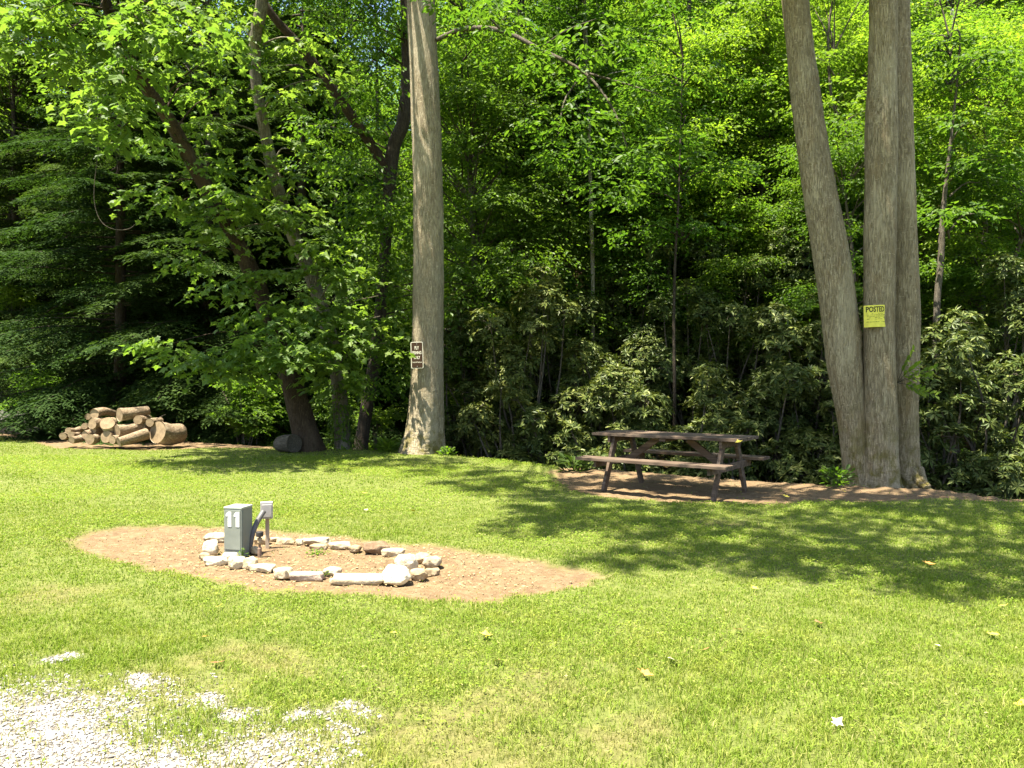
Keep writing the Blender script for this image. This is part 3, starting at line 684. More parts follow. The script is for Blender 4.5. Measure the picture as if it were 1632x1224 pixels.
for c_, r_, n_ in shades:
    sprays(kc, rng, c_, (r_, r_, r_ * .45), n_, 'oval', .14, per=7, tl=(.2, .45), world=True)
    dx = np.hypot(c_[0] - base[0], c_[1] - base[1]); zt = float(np.clip(c_[2] - .3 - .12 * dx, 7.6, 15))
    k_ = rng.integers(0, 2); b_ = np.array([base[0] + (-1.3 if k_ else 0.05) * (zt / 9), base[1] + (.3 if k_ else 0), zt])
    lm.add(*tube([(*b_, .05), (*(b_ * .5 + c_ * .5 + np.array([0, 0, .6])), .032), (*c_, .01)], 10, 6, caps=False))
lm.build('limb', M['bark_mid'], rt, base, True); kc.build('crown', M['leaf_mid'], rt, base)  # both parts also hold the added shade clumps and their limbs
# sprig of compound leaves growing from the trunk
sp = Acc(); sl_ = Acc()
o0 = P(1430, 610, Yr + .1)
for (u, v, n_) in [(1462, 585, 6), (1487, 590, 6), (1480, 603, 6), (1470, 628, 6), (1490, 632, 6), (1455, 562, 5)]:
    e_ = P(u, v, Yr - .35 + rng.uniform(-.15, .1)); sp.add(*tube([(*o0, .005), (*(o0 * .5 + e_ * .5 + np.array([0, 0, .04])), .004), (*e_, .002)], 8, 5, caps=False))
    t = np.linspace(.35, 1, n_); pos = np.concatenate([o0 + (e_ - o0) * t[:, None] + [0, 0, .02]] * 2)
    d = np.repeat((e_ - o0)[None], 2 * n_, 0); sg = np.repeat([1, -1], n_)
    dd = nrm(d) + sg[:, None] * np.array([.1, .35, .75]) * .9; dd += rng.normal(0, .1, dd.shape)
    emit(sl_, 'oval', pos, dd, np.tile([0.1, -.7, .7], (2 * n_, 1)) + rng.normal(0, .2, (2 * n_, 3)), np.full(2 * n_, .10))
sp.build('sprig_stem', M['bark_mid'], rt, base, True); sl_.build('sprig_leaves', M['leaf_sun'], rt, base)  # sprig brightened with the sunlit leaf colour

# leaning trees at the left -------------------------------------------------
def lobed_tree(name, label, trunk, trunk2, mat, mat2, clumps, size, seed, basepx, leafmat='leaf_lobed', kind='lobed', extra=(), dens=24, top=None):
    rng = np.random.default_rng(seed); b0 = P(*basepx); b0[2] = float(tz(b0[0], b0[1]))
    t_ = thing(name, b0, label, 'tree')
    A_ = Acc(); A_.add(*tube([(*P(u, v, Y), rad(w_, Y)) for u, v, Y, w_ in trunk], 110, 26, rough=.05, ridge=.02, seed=seed)); TR_ = A_
    if trunk2:
        A_ = Acc()
        for q in trunk2: A_.add(*tube([(*P(u, v, Y), rad(w_, Y)) for u, v, Y, w_ in q], 60, 16, rough=.05, seed=seed + 1))
        A_.build('limb', M[mat2], t_, b0, True)
    K = Acc(); Lm = TR_; tp = np.array([P(u, v, Y) for u, v, Y, w_ in trunk])
    tps = spline(np.c_[tp, np.zeros(len(tp))], 60)[:, :3]
    for cl_ in clumps:
        c_ = P(*cl_[:3]) if len(cl_) == 4 else cl_[0]; r_ = cl_[-1]
        sprays(K, rng, c_, (r_, r_, r_ * .5), dens, kind, size, per=6, tl=(.3, .65), droop=.35, world=True)
        k_ = np.argmin(np.linalg.norm(tps - c_ - [0, 0, -.3], axis=1)); b_ = tps[k_]
        Lm.add(*tube([(*b_, .022), (*(b_ * .5 + c_ * .5 + [0, 0, .15]), .014), (*c_, .005)], 9, 6, caps=False))
    Lm.build('trunk', M[mat], t_, b0, True); K.build('crown', M[leafmat], t_, b0)
    return t_
rng = np.random.default_rng(77)
def J(L, Y, r, dy=.6): return [(u + rng.uniform(-12, 12), v + rng.uniform(-10, 10), Y + rng.uniform(-dy, dy), r * rng.uniform(.8, 1.2)) for u, v in L]
up_shade = lambda L: [(shade(u, v, r, rng.uniform(10.5, 13), Y=Y_)[0], r) for u, v, Y_, r in L]  # extra overhead clumps added to the left crowns to darken spots below
lobed_tree('leaning_tree', 'reddish-barked tree leaning far to the left from beside the dark cut log, large lobed leaves', 
    [(498, 730, 16.2, 51.0), (490, 700, 16.2, 44.0), (478, 655, 16.2, 38.7), (462, 600, 16.1, 33.4), (440, 545, 16, 29.0), (415, 470, 15.8, 26.4), (385, 400, 15.5, 25.5), (345, 325, 15.2, 24.6), (305, 255, 14.8, 22.9), (272, 195, 14.4, 21.1), (228, 130, 14, 19.4), (190, 60, 13.5, 17.6), (165, -10, 13, 15.0), (140, -120, 12.6, 10.6)], None, 'bark_red', 'bark_red',
    J([(60, 20), (30, 70), (110, 45), (150, 90), (190, 60), (215, 115), (200, 130), (250, 50), (110, 110), (290, 20), (330, 50), (200, 200), (170, 10), (240, 15), (185, 175), (75, -20), (140, -40), (20, 20)], 12.2, .5)
    + J([(255, 555), (295, 578), (340, 565), (380, 590), (420, 560), (460, 575), (395, 548), (330, 590), (485, 560)], 14.2, .42)
    + J([(350, 160), (300, 130), (280, 90), (370, 90)], 14.5, .6) + J([(250, 230), (310, 280), (280, 330), (330, 350), (365, 300), (420, 490), (440, 520), (400, 510), (350, 460), (300, 420), (240, 300)], 14.6, .45)
    + up_shade([(300, 300, 16, 1.1), (380, 420, 17, 1.1), (250, 400, 18, 1.2), (420, 620, 18, 1.2), (330, 500, 18, 1.2), (200, 500, 19, 1.2), (100, 300, 18, 1.2), (480, 640, 16.5, 1.0), (380, 700, 17.5, 1.0), (260, 650, 18, 1.1)]), .145, 31, (490, 716, 16.2), dens=19)
lobed_tree('crooked_tree', 'slender crooked tree with pale upper trunk and ivy about its foot',
    [(548, 730, 16.8, 30), (545, 690, 16.8, 26), (538, 600, 16.7, 23), (522, 520, 16.6, 22), (492, 430, 16.4, 21), (465, 370, 16.2, 20), (440, 290, 16, 19), (422, 210, 15.8, 18), (408, 130, 15.6, 17), (407, 60, 15.4, 19), (418, 0, 15.2, 18), (425, -120, 15, 14), (430, -260, 15, 8)], None, 'bark_crooked', 'bark_pale',
    J([(470, 300), (500, 350), (450, 240), (390, 250), (370, 320), (360, 380), (430, 330), (480, 470), (520, 490), (560, 500), (600, 470), (545, 450), (500, 520), (590, 520), (620, 540), (540, 545), (450, 150), (490, 60), (380, 40), (520, 120), (330, 200), (440, 430), (455, 330), (475, 400), (500, 440), (530, 560), (555, 580), (510, 590), (490, 500), (540, 620), (450, 280), (420, 350), (520, 400), (570, 440), (610, 500)], 15.2, .5)
    + up_shade([(450, 500, 17, 1.1), (520, 600, 17.5, 1.1), (560, 400, 18, 1.0), (600, 660, 17, 1.1)]), .15, 32, (545, 716, 16.8), dens=16)
lobed_tree('forked_tree', 'dark forked tree just behind the tall sign tree, one limb slanting up to the left',
    [(572, 735, 18, 24.6), (578, 690, 18, 21.3), (590, 620, 18, 19.7), (602, 540, 18, 18.9), (612, 430, 18, 18.0), (618, 330, 18, 19.7), (626, 240, 18, 21.3), (643, 190, 18, 20.5), (648, 110, 18, 16.4), (646, 30, 18, 14.8), (642, -80, 18, 11.5), (640, -250, 18, 6.6)],
    [[(622, 290, 18, 14.8), (598, 240, 17.8, 15.6), (560, 185, 17.4, 16.4), (515, 120, 17, 15.6), (470, 65, 16.6, 13.9), (431, 20, 16.2, 12.3), (400, -40, 16, 9.8)]], 'bark_dark', 'bark_red',
    J([(560, 80), (600, 120), (620, 50), (530, 30), (500, 190), (550, 250), (580, 320), (620, 380), (560, 380), (600, 20), (560, 140), (640, 420), (590, 420), (510, 260), (740, 440), (720, 470), (730, 500), (760, 460), (560, 300), (600, 350), (640, 300), (590, 200), (545, 210), (590, 270), (610, 330), (630, 350), (600, 400), (580, 500), (600, 560), (610, 470), (640, 520), (570, 560), (620, 600), (560, 620)], 17.2, .65, 1.0)
    + up_shade([(650, 560, 19, 1.2), (600, 300, 20, 1.2), (700, 520, 19, 1.1)]), .12, 33, (575, 716, 18), 'leaf_mid', 'oval', dens=34)

A_ = Acc(); A_.add(*tube([(*P(u, v, 15.5), .0065) for u, v in [(172, -60), (168, 60), (163, 150), (157, 235), (150, 300), (153, 335), (165, 357), (185, 366), (207, 364), (222, 350)]], 60, 6, rough=.05))
b0 = P(172, -60, 15.5); o = A_.build('vine', M['bark_mid'], None, b0, True); o.location = b0; tag(o, 'thin hanging vine looping down in front of the dark hemlocks at the left', 'vine')
# ivy on the crooked tree foot
A_ = Acc(); rng = np.random.default_rng(5); n = 900
th = rng.uniform(0, 6.28, n); vv = rng.uniform(640, 716, n); pp = np.array([P(545 - (700 - v) * .03, v, 16.75) for v in vv])
rr = .17 + .12 * rng.uniform(size=n) + .25 * np.clip((vv - 690) / 30, 0, 1)
pp[:, 0] += rr * np.cos(th); pp[:, 1] += rr * np.sin(th)
d = np.stack([np.cos(th) * .5, np.sin(th) * .5, rng.uniform(-1.2, .1, n)], -1)
emit(A_, 'oval', pp, d, np.stack([np.cos(th), np.sin(th), rng.uniform(.2, .9, n)], -1), rng.uniform(.05, .10, n))
b0 = G(545, 716); o = A_.build('ivy', M['leaf_mid'], None, b0); o.location = b0
tag(o, 'ivy wrapped round the foot of the slender crooked tree', 'ivy')

# slim trees in the wood, each reaching above the frame -------------------------
def slim(name, label, L, mat, seed, top_h=14.0, leaf='leaf_mid', crown=True, n=60, sides=12, cr=2.2, group=None):
    rng = np.random.default_rng(seed); b0 = P(*L[0][:3]); gz = float(tz(b0[0], b0[1]))
    pts = [(*P(u, v, Y), rad(w_, Y)) for u, v, Y, w_ in L]
    if b0[2] > gz: pts = [(b0[0] - (pts[1][0] - b0[0]) * .1, b0[1], gz - .3, pts[0][3] * 1.15)] + pts
    b0[2] = gz
    t_ = thing(name, b0, label, 'tree', group)
    e_ = pts[-1]
    if crown and e_[2] < top_h: pts.append((e_[0] + rng.normal(0, .3), e_[1] + rng.normal(0, .3), top_h, e_[3] * .4))
    A_ = Acc(); A_.add(*tube(pts, n, sides, rough=.05, seed=seed)); 
    K = Acc()
    if crown:
        tpp = pts[-1]
        for k in range(22):
            a_ = rng.uniform(0, 6.28); r_ = rng.uniform(.3, cr); z_ = top_h + rng.uniform(-4.2, 1.5)
            c_ = np.array([tpp[0] + r_ * math.cos(a_), tpp[1] + r_ * math.sin(a_), z_]); q = rng.uniform(.5, .9)
            sprays(K, rng, c_, (q, q, q * .4), 30, 'broad', .13, per=7)
            b_ = np.array([tpp[0], tpp[1], min(z_ - .3, top_h - .2)])
            A_.add(*tube([(*b_, .025), (*((b_ + c_) / 2 + [0, 0, .15]), .015), (*c_, .005)], 6, 5, caps=False))
    A_.build('trunk', M[mat], t_, b0, True)
    if crown: K.build('crown', M[leaf], t_, b0)
    return t_
slim('slim_tree', 'slim dark-trunked tree with a slight bend, right of the tall sign tree', [(852, 480, 21, 15), (832, 400, 21, 15), (826, 330, 21, 14), (832, 250, 21, 14), (834, 120, 21, 13), (830, 0, 21, 12), (828, -120, 21, 10)], 'bark_dark', 41, 15)
slim('birch_tree', 'thin whitish birch trunk in the middle of the wood above the picnic table', [(945, 470, 20.5, 6), (944, 400, 20.5, 7), (942, 330, 20.5, 6.5), (940, 240, 20.5, 6), (936, 100, 20.5, 5), (930, -60, 20.5, 4)], 'bark_pale', 42, 12, cr=1.5)
slim('poplar_tree', 'stout straight brown-trunked tree deep in the wood, just right of the whitish birch', [(985, 420, 25, 24), (978, 350, 25, 20), (974, 260, 25, 18), (965, 120, 25, 16), (957, 0, 25, 14), (950, -140, 25, 12)], 'bark_mid', 43, 19, cr=2.6)
slim('dark_sapling', 'very thin almost black straight trunk rising high in the sunlit leaves right of centre', [(1088, 190, 24, 7), (1092, 90, 24, 6.5), (1100, -10, 24, 6), (1104, -120, 24, 5)], 'bark_dark', 44, 16, cr=1.6)
slim('grey_sapling', 'thin mossy grey trunk with a fork, left of the three-stemmed tree', [(1213, 320, 22, 9), (1217, 220, 22, 8), (1222, 120, 22, 7), (1224, 30, 22, 6)], 'bark_mid', 45, 13, cr=1.6)
slim('curved_sapling', 'thin curving sapling seen between the left and middle stems of the three-stemmed tree', [(1352, 350, 20, 6), (1350, 280, 20, 6), (1348, 215, 20, 5), (1326, 160, 20, 4.5), (1320, 60, 20, 4), (1330, -20, 20, 3)], 'bark_mid', 46, 10, cr=1.3)
slim('twin_sapling', 'pale slim double-stemmed sapling in shade right of the three-stemmed tree', [(1493, 500, 17, 10), (1499, 420, 17, 10), (1502, 350, 17, 9), (1508, 290, 17, 6), (1520, 180, 17, 4), (1530, 60, 17, 3)], 'bark_mid', 47, 9, cr=1.4)
slim('pale_snag', 'broken whitish dead stem high in the sunlit leaves at the upper right', [(1534, 300, 24, 8), (1526, 130, 24, 10), (1521, 60, 24, 9), (1517, 15, 24, 5)], 'bark_pale', 48, crown=False)
slim('shaded_sapling', 'thin dark sapling trunk in the deep shade behind the picnic table', [(1075, 640, 17.5, 5.4), (1074, 520, 17.5, 4.8), (1076, 420, 17.5, 4.2), (1082, 300, 17.5, 3.0)], 'bark_dark', 49, 9, cr=1.3)
slim('upright_sapling', 'thin upright grey sapling between the slim dark trunk and the whitish birch', [(893, 480, 21, 3.0), (892, 380, 21, 3.0), (898, 250, 21, 2.4), (900, 100, 21, 2.4)], 'bark_dark', 50, 11, cr=1.3)
slim('slanting_sapling', 'thin slanting grey sapling close to the right side of the tall sign tree', [(775, 500, 20, 3.6), (765, 400, 20, 3.6), (752, 280, 20, 3.0), (748, 150, 20, 2.4)], 'bark_dark', 51, 11, cr=1.3)

# hemlocks -------------------------------------------------------------------
HM = [hemlock(61, 14, 4.5, 125, .11), hemlock(62, 11, 3.8, 105, .09)]
for q in HM: q[0].materials.append(M['bark_dark']); q[1].materials.append(M['leaf_hemlock'])
for (u, Y_, k, s, rz, lab) in [(190, 22, 0, 1.0, .3, 'big dark hemlock with drooping layered boughs right behind the woodpile'), (25, 29, 0, 1.05, 2.0, 'dark hemlock at the far left edge behind the grey boulder'),
                               (335, 21.8, 1, 1.15, 4.1, 'dark hemlock between the woodpile and the leaning reddish tree'), (110, 29, 0, 1.1, 1.1, 'farther hemlock behind the one at the woodpile'),
                               (480, 22.5, 1, 1.2, 5.2, 'dark hemlock in shade behind the two leaning left-hand trees'),
    (270, 27, 0, 1.15, 2.2, 'tall hemlock far back between the woodpile and the leaning trees'), (400, 31, 0, 1.2, .7, 'farthest hemlock, high behind the slender crooked tree')]:
    p_ = P(u, 600, Y_); z_ = float(tz(p_[0], p_[1]))
    t_ = thing('hemlock_tree', (p_[0], p_[1], z_), lab, 'tree', 'hemlocks at the left', rz, (s, s, s))
    obj('trunk', HM[k][0], None, t_); obj('crown', HM[k][1], None, t_)

# rhododendrons ---------------------------------------------------------------
R_ = [(840, 400, 85, 18.0, 'tall sunlit rhododendron between the tall sign tree and the picnic table'),
      (1010, 378, 75, 21.0, 'round bright-topped rhododendron high behind the left end of the picnic table'),
      (950, 520, 75, 18.0, 'sunlit rhododendron low behind the left end of the picnic table'),
      (810, 590, 60, 17.3, 'low rhododendron with pale whorled leaves right of the tall sign tree'),
      (1115, 575, 60, 16.8, 'rhododendron catching a little light directly behind the picnic table top'),
      (1200, 340, 100, 20.5, 'broad shaded rhododendron left of the three-stemmed tree, high on the bank'),
      (1240, 560, 85, 16.6, 'dark rhododendron behind the right end of the picnic table'),
      (1100, 440, 70, 19.5, 'dark rhododendron above and behind the picnic table middle'),
      (745, 500, 60, 18.6, 'dark rhododendron directly right of the tall sign tree'),
      (1545, 480, 85, 14.8, 'sunlit rhododendron at the right edge, right of the three-stemmed tree'),
      (1630, 560, 80, 13.6, 'rhododendron cut off by the right edge of the view'),
      (1490, 560, 50, 14.4, 'small shaded rhododendron touching the right side of the three-stemmed tree'),
      (1600, 400, 80, 16.8, 'sunlit rhododendron upper right, behind the one at the right edge'),
      (390, 590, 48, 18.8, 'small sunlit bush between the woodpile and the leaning reddish tree'),
      (445, 610, 40, 19.6, 'small dim bush just left of the leaning reddish tree foot'),
      (60, 575, 60, 23.0, 'sunlit bush behind the grey boulder at the far left'),
      (10, 430, 60, 27.0, 'tall sunlit bush on the far left edge of the wood'),
      (600, 640, 45, 18.4, 'dim low bush just left of the tall sign tree'),
      (1345, 420, 70, 19.0, 'shaded rhododendron seen between the stems of the three-stemmed tree'),
      (1430, 360, 60, 20.0, 'rhododendron hidden partly by the three-stemmed tree'),
      (880, 650, 55, 17.0, 'low rhododendron in shade left of the picnic table'),
      (1340, 620, 70, 15.6, 'dark rhododendron behind the left stem of the three-stemmed tree'),
      (1420, 560, 60, 16.2, 'dark rhododendron behind the base of the three-stemmed tree'),
      (1170, 650, 60, 15.9, 'low dark rhododendron right behind the picnic table'),
      (1010, 640, 60, 16.8, 'low dark rhododendron behind the left half of the picnic table'),
      (690, 560, 60, 19.8, 'dark bush hidden mostly by the tall sign tree'),
      (530, 600, 60, 20.5, 'dark bush behind the slender crooked tree'),
      (270, 620, 60, 20.0, 'dark bush behind the big round log of the woodpile'),
      (900, 450, 85, 20.0, 'shaded rhododendron mass behind the tall sunlit one, left of the round bright-topped one'),
      (1070, 500, 80, 20.5, 'shaded rhododendron between the round bright-topped one and the broad shaded one'),
      (1170, 450, 90, 18.6, 'deep-shade rhododendron right of and above the picnic table'),
      (1290, 440, 90, 17.8, 'dark rhododendron mass directly left of the three-stemmed tree'),
      (770, 420, 80, 20.5, 'dim rhododendron high behind the right side of the tall sign tree'),
      (1010, 560, 90, 17.6, 'leafy rhododendron mass just above the picnic table left half'),
      (140, 600, 60, 22.0, 'dark bush behind the left part of the woodpile')]
for i_, (u, vt, hw, Y_, lab) in enumerate(R_):
    top = P(u, vt, Y_); z0 = float(tz(top[0], top[1])); rx = hw * Y_ / F; h_ = max(1.0, top[2] - z0)
    t_ = thing('rhododendron_bush', (top[0], top[1], z0), lab, 'bush', 'rhododendrons and bushes along the creek bank')
    if 'rhododendron' not in lab:
        rg = np.random.default_rng(500 + i_); K_ = Acc(); T_ = Acc(); t_.name = 'leafy_bush'
        for q_ in range(int(16 * h_ / 2) + 8):
            f_ = rg.uniform(.08, 1); a_ = rg.uniform(0, 6.28); rr_ = rx * rg.uniform(.1, .95) * math.sqrt(max(.05, 1 - max(0, (f_ - .35) / .75) ** 2)); c_ = np.array([rr_ * math.cos(a_), rr_ * math.sin(a_), f_ * h_ * .93])
            sprays(K_, rg, c_, (.42, .42, .2), 34, 'oval', .085, per=7, tl=(.15, .35), droop=.2)
            T_.add(*tube([(rg.normal(0, .08), rg.normal(0, .08), -.2, .02), (*(c_ * .5 + rg.normal(0, .08, 3)), .012), (*c_, .004)], 7, 5, caps=False))
        obj('stems', T_.mesh('stems', True), M['bark_mid'], t_); obj('foliage', K_.mesh('foliage'), M['leaf_sun' if 'sunlit' in lab else 'leaf_mid'], t_)  # bushes called sunlit get the lighter leaf colour, sun painted in
        continue
    rx *= 1.2; q = rhodo_mesh(71 + i_, rx, h_, int(min(1500, 330 * rx * h_ / 2 + 160)), .145)
    obj('stems', q[0], M['bark_mid'], t_); obj('foliage', q[1], M['leaf_rhodo'], t_)

# hillside trees -----------------------------------------------------------------
for k, q in HP.items():
    q[0].materials.append(M['bark_mid'])
rng = np.random.default_rng(90)
marks = [(-9999, 'at the far left edge'), (120, 'above the woodpile'), (300, 'behind the leaning reddish tree'), (430, 'behind the slender crooked tree'), (560, 'left of the tall sign tree'), (690, 'right of the tall sign tree'),
         (790, 'near the slim dark trunk'), (880, 'near the whitish birch'), (990, 'above the picnic table middle'), (1090, 'above the picnic table right end'), (1200, 'left of the three-stemmed tree'), (1310, 'between the three stems'), (1440, 'just right of the three-stemmed tree'), (1540, 'at the right edge')]
crown_mesh = {}
def hill_tree(x, y, k, s, mat):
    key = (k, mat)
    if key not in crown_mesh:
        me = HP[k][1] if not HP[k][1].materials else HP[k][1].copy()
        if me.materials: me.materials[0] = M[mat]
        else: me.materials.append(M[mat])
        crown_mesh[key] = me
    u = 816 + F * x / y; z = float(tz(x, y))
    where = [m_[1] for m_ in marks if u >= m_[0]][-1]
    h = 'low on the bank' if y < 21.5 else 'halfway up the hill' if y < 30 else 'high up the hill'
    tone = {'leaf_sun': 'bright yellow-green', 'leaf_mid': 'mid-green', 'leaf_dark': 'deep green'}[mat]  # tone words follow the light and shade painted into the leaf colours
    size = {'a': 'young tree', 'b': 'bushy tree', 'c': 'small spreading tree', 'd': 'tall forest tree', 'f': 'high-crowned tree', 'e': 'leafy shrub'}[k]
    t_ = thing('forest_tree', (x, y, z), f'{tone} {size} {h}, {where}', 'tree', 'trees on the wooded hillside', rng.uniform(0, 6.28), (s, s, s * rng.uniform(.9, 1.1)))
    obj('trunk', HP[k][0], None, t_); obj('crown', crown_mesh[key], None, t_)
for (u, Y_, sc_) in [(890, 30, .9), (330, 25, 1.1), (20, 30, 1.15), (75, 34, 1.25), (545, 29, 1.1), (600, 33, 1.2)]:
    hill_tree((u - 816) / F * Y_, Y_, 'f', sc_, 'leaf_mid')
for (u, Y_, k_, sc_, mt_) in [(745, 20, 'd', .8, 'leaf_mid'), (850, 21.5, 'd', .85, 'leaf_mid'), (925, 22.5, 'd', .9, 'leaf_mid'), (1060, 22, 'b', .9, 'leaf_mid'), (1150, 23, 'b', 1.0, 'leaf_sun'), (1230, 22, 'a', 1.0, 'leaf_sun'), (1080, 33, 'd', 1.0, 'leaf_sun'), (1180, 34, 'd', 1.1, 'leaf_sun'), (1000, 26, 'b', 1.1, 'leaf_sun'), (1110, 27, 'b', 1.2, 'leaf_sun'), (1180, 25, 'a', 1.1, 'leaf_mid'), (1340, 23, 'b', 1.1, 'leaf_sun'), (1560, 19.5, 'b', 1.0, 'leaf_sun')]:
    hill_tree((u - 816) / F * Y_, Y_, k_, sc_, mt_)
for row, (sd, step, kinds) in enumerate([(8.5, 2.9, 'ceaec'), (11.5, 3.3, 'acbac'), (15, 3.8, 'abacb'), (19.5, 4.6, 'bdabd'), (25, 5.4, 'dbdab'), (32, 6.5, 'dbddb')]):
    x = -32 - row * 3 + rng.uniform(0, 1)
    while x < 19 + row * 4:
        y = float(np.interp(x, ex, ey)) + sd / .87 + rng.uniform(-1.1, 1.1)
        u = 816 + F * x / y
        if -420 < u < 1980:
            k = kinds[rng.integers(0, len(kinds))]
            if row == 0 and 880 < u < 1300: k = 'e'
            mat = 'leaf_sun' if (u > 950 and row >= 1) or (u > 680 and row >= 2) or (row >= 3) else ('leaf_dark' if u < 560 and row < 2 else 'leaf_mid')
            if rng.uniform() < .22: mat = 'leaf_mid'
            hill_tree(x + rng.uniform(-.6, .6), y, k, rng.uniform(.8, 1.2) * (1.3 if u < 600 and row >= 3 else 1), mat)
        x += step * rng.uniform(.8, 1.25) * (.78 if 660 < u < 1160 else 1)

byl = {}
for o in bpy.data.objects:
    if o.get('label') and o.name.startswith('forest_tree'): byl.setdefault(o['label'], []).append(o)
for lb, os_ in byl.items():
    if len(os_) > 1:
        os_.sort(key=lambda o: o.location.x / o.location.y)
        nm = {2: ['left', 'right'], 3: ['left', 'middle', 'right'], 4: ['leftmost', 'second-from-left', 'third-from-left', 'rightmost'], 5: ['leftmost', 'second-from-left', 'middle', 'fourth-from-left', 'rightmost']}.get(len(os_), [f'{w}-from-left' for w in ('first', 'second', 'third', 'fourth', 'fifth', 'sixth', 'seventh', 'eighth', 'ninth', 'tenth')][:len(os_)])
        if nm:
            for o, w_ in zip(os_, nm): o['label'] = f'{w_} {lb}'
# undergrowth and litter on the slope ------------------------------------------------
def scatter(name, n, kind, mat, size, label, cat, seed, slo, shi, up_t=.5, lift=(0, .5), per=6):
    rng = np.random.default_rng(seed); A_ = Acc()
    x = rng.uniform(-28, 26, n * 2); s_ = slo + (shi - slo) * rng.uniform(0, 1, n * 2) ** 1.4; y = np.interp(x, ex, ey) + s_ / .87
    u = 816 + F * x / y; k = (u > -150) & (u < 1780); x, y = x[k][:n], y[k][:n]; n = len(x)
    z = tz(x, y) + rng.uniform(*lift, n)
    c = np.repeat(np.stack([x, y, z], -1), per, 0) + rng.normal(0, .10, (n * per, 3)) * [1, 1, .35]
    az = rng.uniform(0, 6.28, n * per); d = np.stack([np.cos(az), np.sin(az), rng.normal(0, .25, n * per)], -1)
    up = np.stack([rng.normal(0, up_t, n * per), rng.normal(-.2, up_t, n * per), np.ones(n * per)], -1)
    emit(A_, kind, c, d, up, rng.uniform(.6, 1.3, n * per) * size)
    tag(A_.build(name, M[mat]), label, cat, kind='stuff')
scatter('undergrowth', 26000, 'broad', 'leaf_mid', .11, 'leafy green undergrowth covering the wooded slope', 'undergrowth', 101, 5.2, 30, lift=(0, 1.0), per=8)
scatter('leaf_litter', 9000, 'broad', 'leaf_litter', .09, 'brown fallen leaf litter on the creek banks and slope', 'leaf litter', 102, .3, 14, up_t=.25, lift=(.0, .03), per=3)

# ------------------------------------------------------------------ picnic table
TC = np.array([2.147, 10.45, 0.0]); TH = -.628; R = rotz(TH)
tb = thing('picnic_table', TC, 'weathered brown wooden picnic table with attached benches on the dirt by the creek', 'picnic table', rz=TH)
def part(name, mat, V, Fs, parent, smooth=False):
    return obj(name, mesh_np(name, V, Fs, smooth), mat, parent)
L_, W_ = 2.06, .73
for k in range(5):
    w_ = W_ / 5; part('tabletop_plank', M['plank'], *box((.004 * ((k * 7) % 3 - 1), -W_ / 2 + w_ * (k + .5), .731), (L_, w_ - .006, .038), bev=.004), tb)
for s_ in (-1, 1):
    A_ = Acc()
    for q in (0, 1): A_.add(*box((0, s_ * (.745 - .135 * q), .431), (L_, .13, .038), bev=.004))
    A_.build('bench', M['plank'], tb)
for xs in (-.76, .76):
    for s_ in (-1, 1):
        a0 = np.array([xs + .02, s_ * .56, -.02]); a1 = np.array([xs + .02, s_ * .22, .712]); d = nrm(a1 - a0); ln = np.linalg.norm(a1 - a0)
        yv = d; xv = np.array([1., 0, 0]); zv = np.cross(xv, yv); Rm = np.stack([xv, zv, yv], 1)
        part('leg', M['plank'], *box((a0 + a1) / 2, (.042, .092, ln), Rm, .004), tb)
    sx = -1 if xs > 0 else 1
    part('seat_rail', M['plank'], *box((xs - .024 * (1 if xs < 0 else -1), 0, .366), (.038, 1.44, .09), None, .004), tb)
    part('top_rail', M['plank'], *box((xs - .024 * (1 if xs < 0 else -1), 0, .667), (.038, .68, .088), None, .004), tb)
    a0 = np.array([xs * .93, 0, .345]); a1 = np.array([xs * .28, 0, .69]); d = nrm(a1 - a0); ln = np.linalg.norm(a1 - a0); yv = np.array([0, 1., 0]); Rm = np.stack([np.cross(yv, d), yv, d], 1)
    part('brace', M['plank'], *box((a0 + a1) / 2, (.088, .04, ln), Rm, .004), tb)
part('top_rail', M['plank'], *box((0, 0, .69), (.088, .68, .038), None, .004), tb)

# ------------------------------------------------------------------ pedestal, outlet box, standpipe
pb = G(380, 886); ang = math.radians(-13)
pd = thing('hookup_pedestal', pb, 'squat grey-green metal utility pedestal numbered in white, standing in the stone ring', 'utility pedestal', rz=ang)
mm = 6.55 / F
bw, bh = .165, .43
V, Fs = box((0, 0, bh / 2 - .02), (bw, bw, bh), None, .006); part('body', M['metal_green'], V, Fs, pd)
V, Fs = box((0, 0, bh - .014), (bw + .006, bw + .006, .018), None, .006); part('lid', M['metal_lid'], V, Fs, pd)
part('door_panel', M['metal_green'], *box((0, -bw / 2 - .002, .235), (bw * .88, .005, .33), None, .002), pd)
for sx in (-1, 1):
    part('hinge_strip', M['metal_green'], *box((bw / 2 + .003, -bw / 2 + .018, .22), (.005, .014, .34), None, .001), pd) if sx > 0 else None
def digit1(x0):
    A_ = Acc(); h, wd, y0 = .122, .030, -bw / 2 - .0065
    A_.add(*box((x0 + wd / 2, y0, .262 + h / 2), (wd, .003, h)))
    xs_ = [(x0 - .0005, h - .001), (x0 - wd * .62, h * .83), (x0 - wd * .62, h * .69), (x0 - .0005, h * .74)]
    Vf = np.array([(x, y0 - .0014, .262 + z) for x, z in xs_] + [(x, y0 + .0014, .262 + z) for x, z in xs_])
    A_.add(Vf, [np.array([[0, 1, 2, 3], [7, 6, 5, 4], [0, 4, 5, 1], [1, 5, 6, 2], [2, 6, 7, 3], [3, 7, 4, 0]])])
    return A_
digit1(-.040).build('number_one', M['white'], pd); digit1(.034).build('number_one', M['white'], pd)

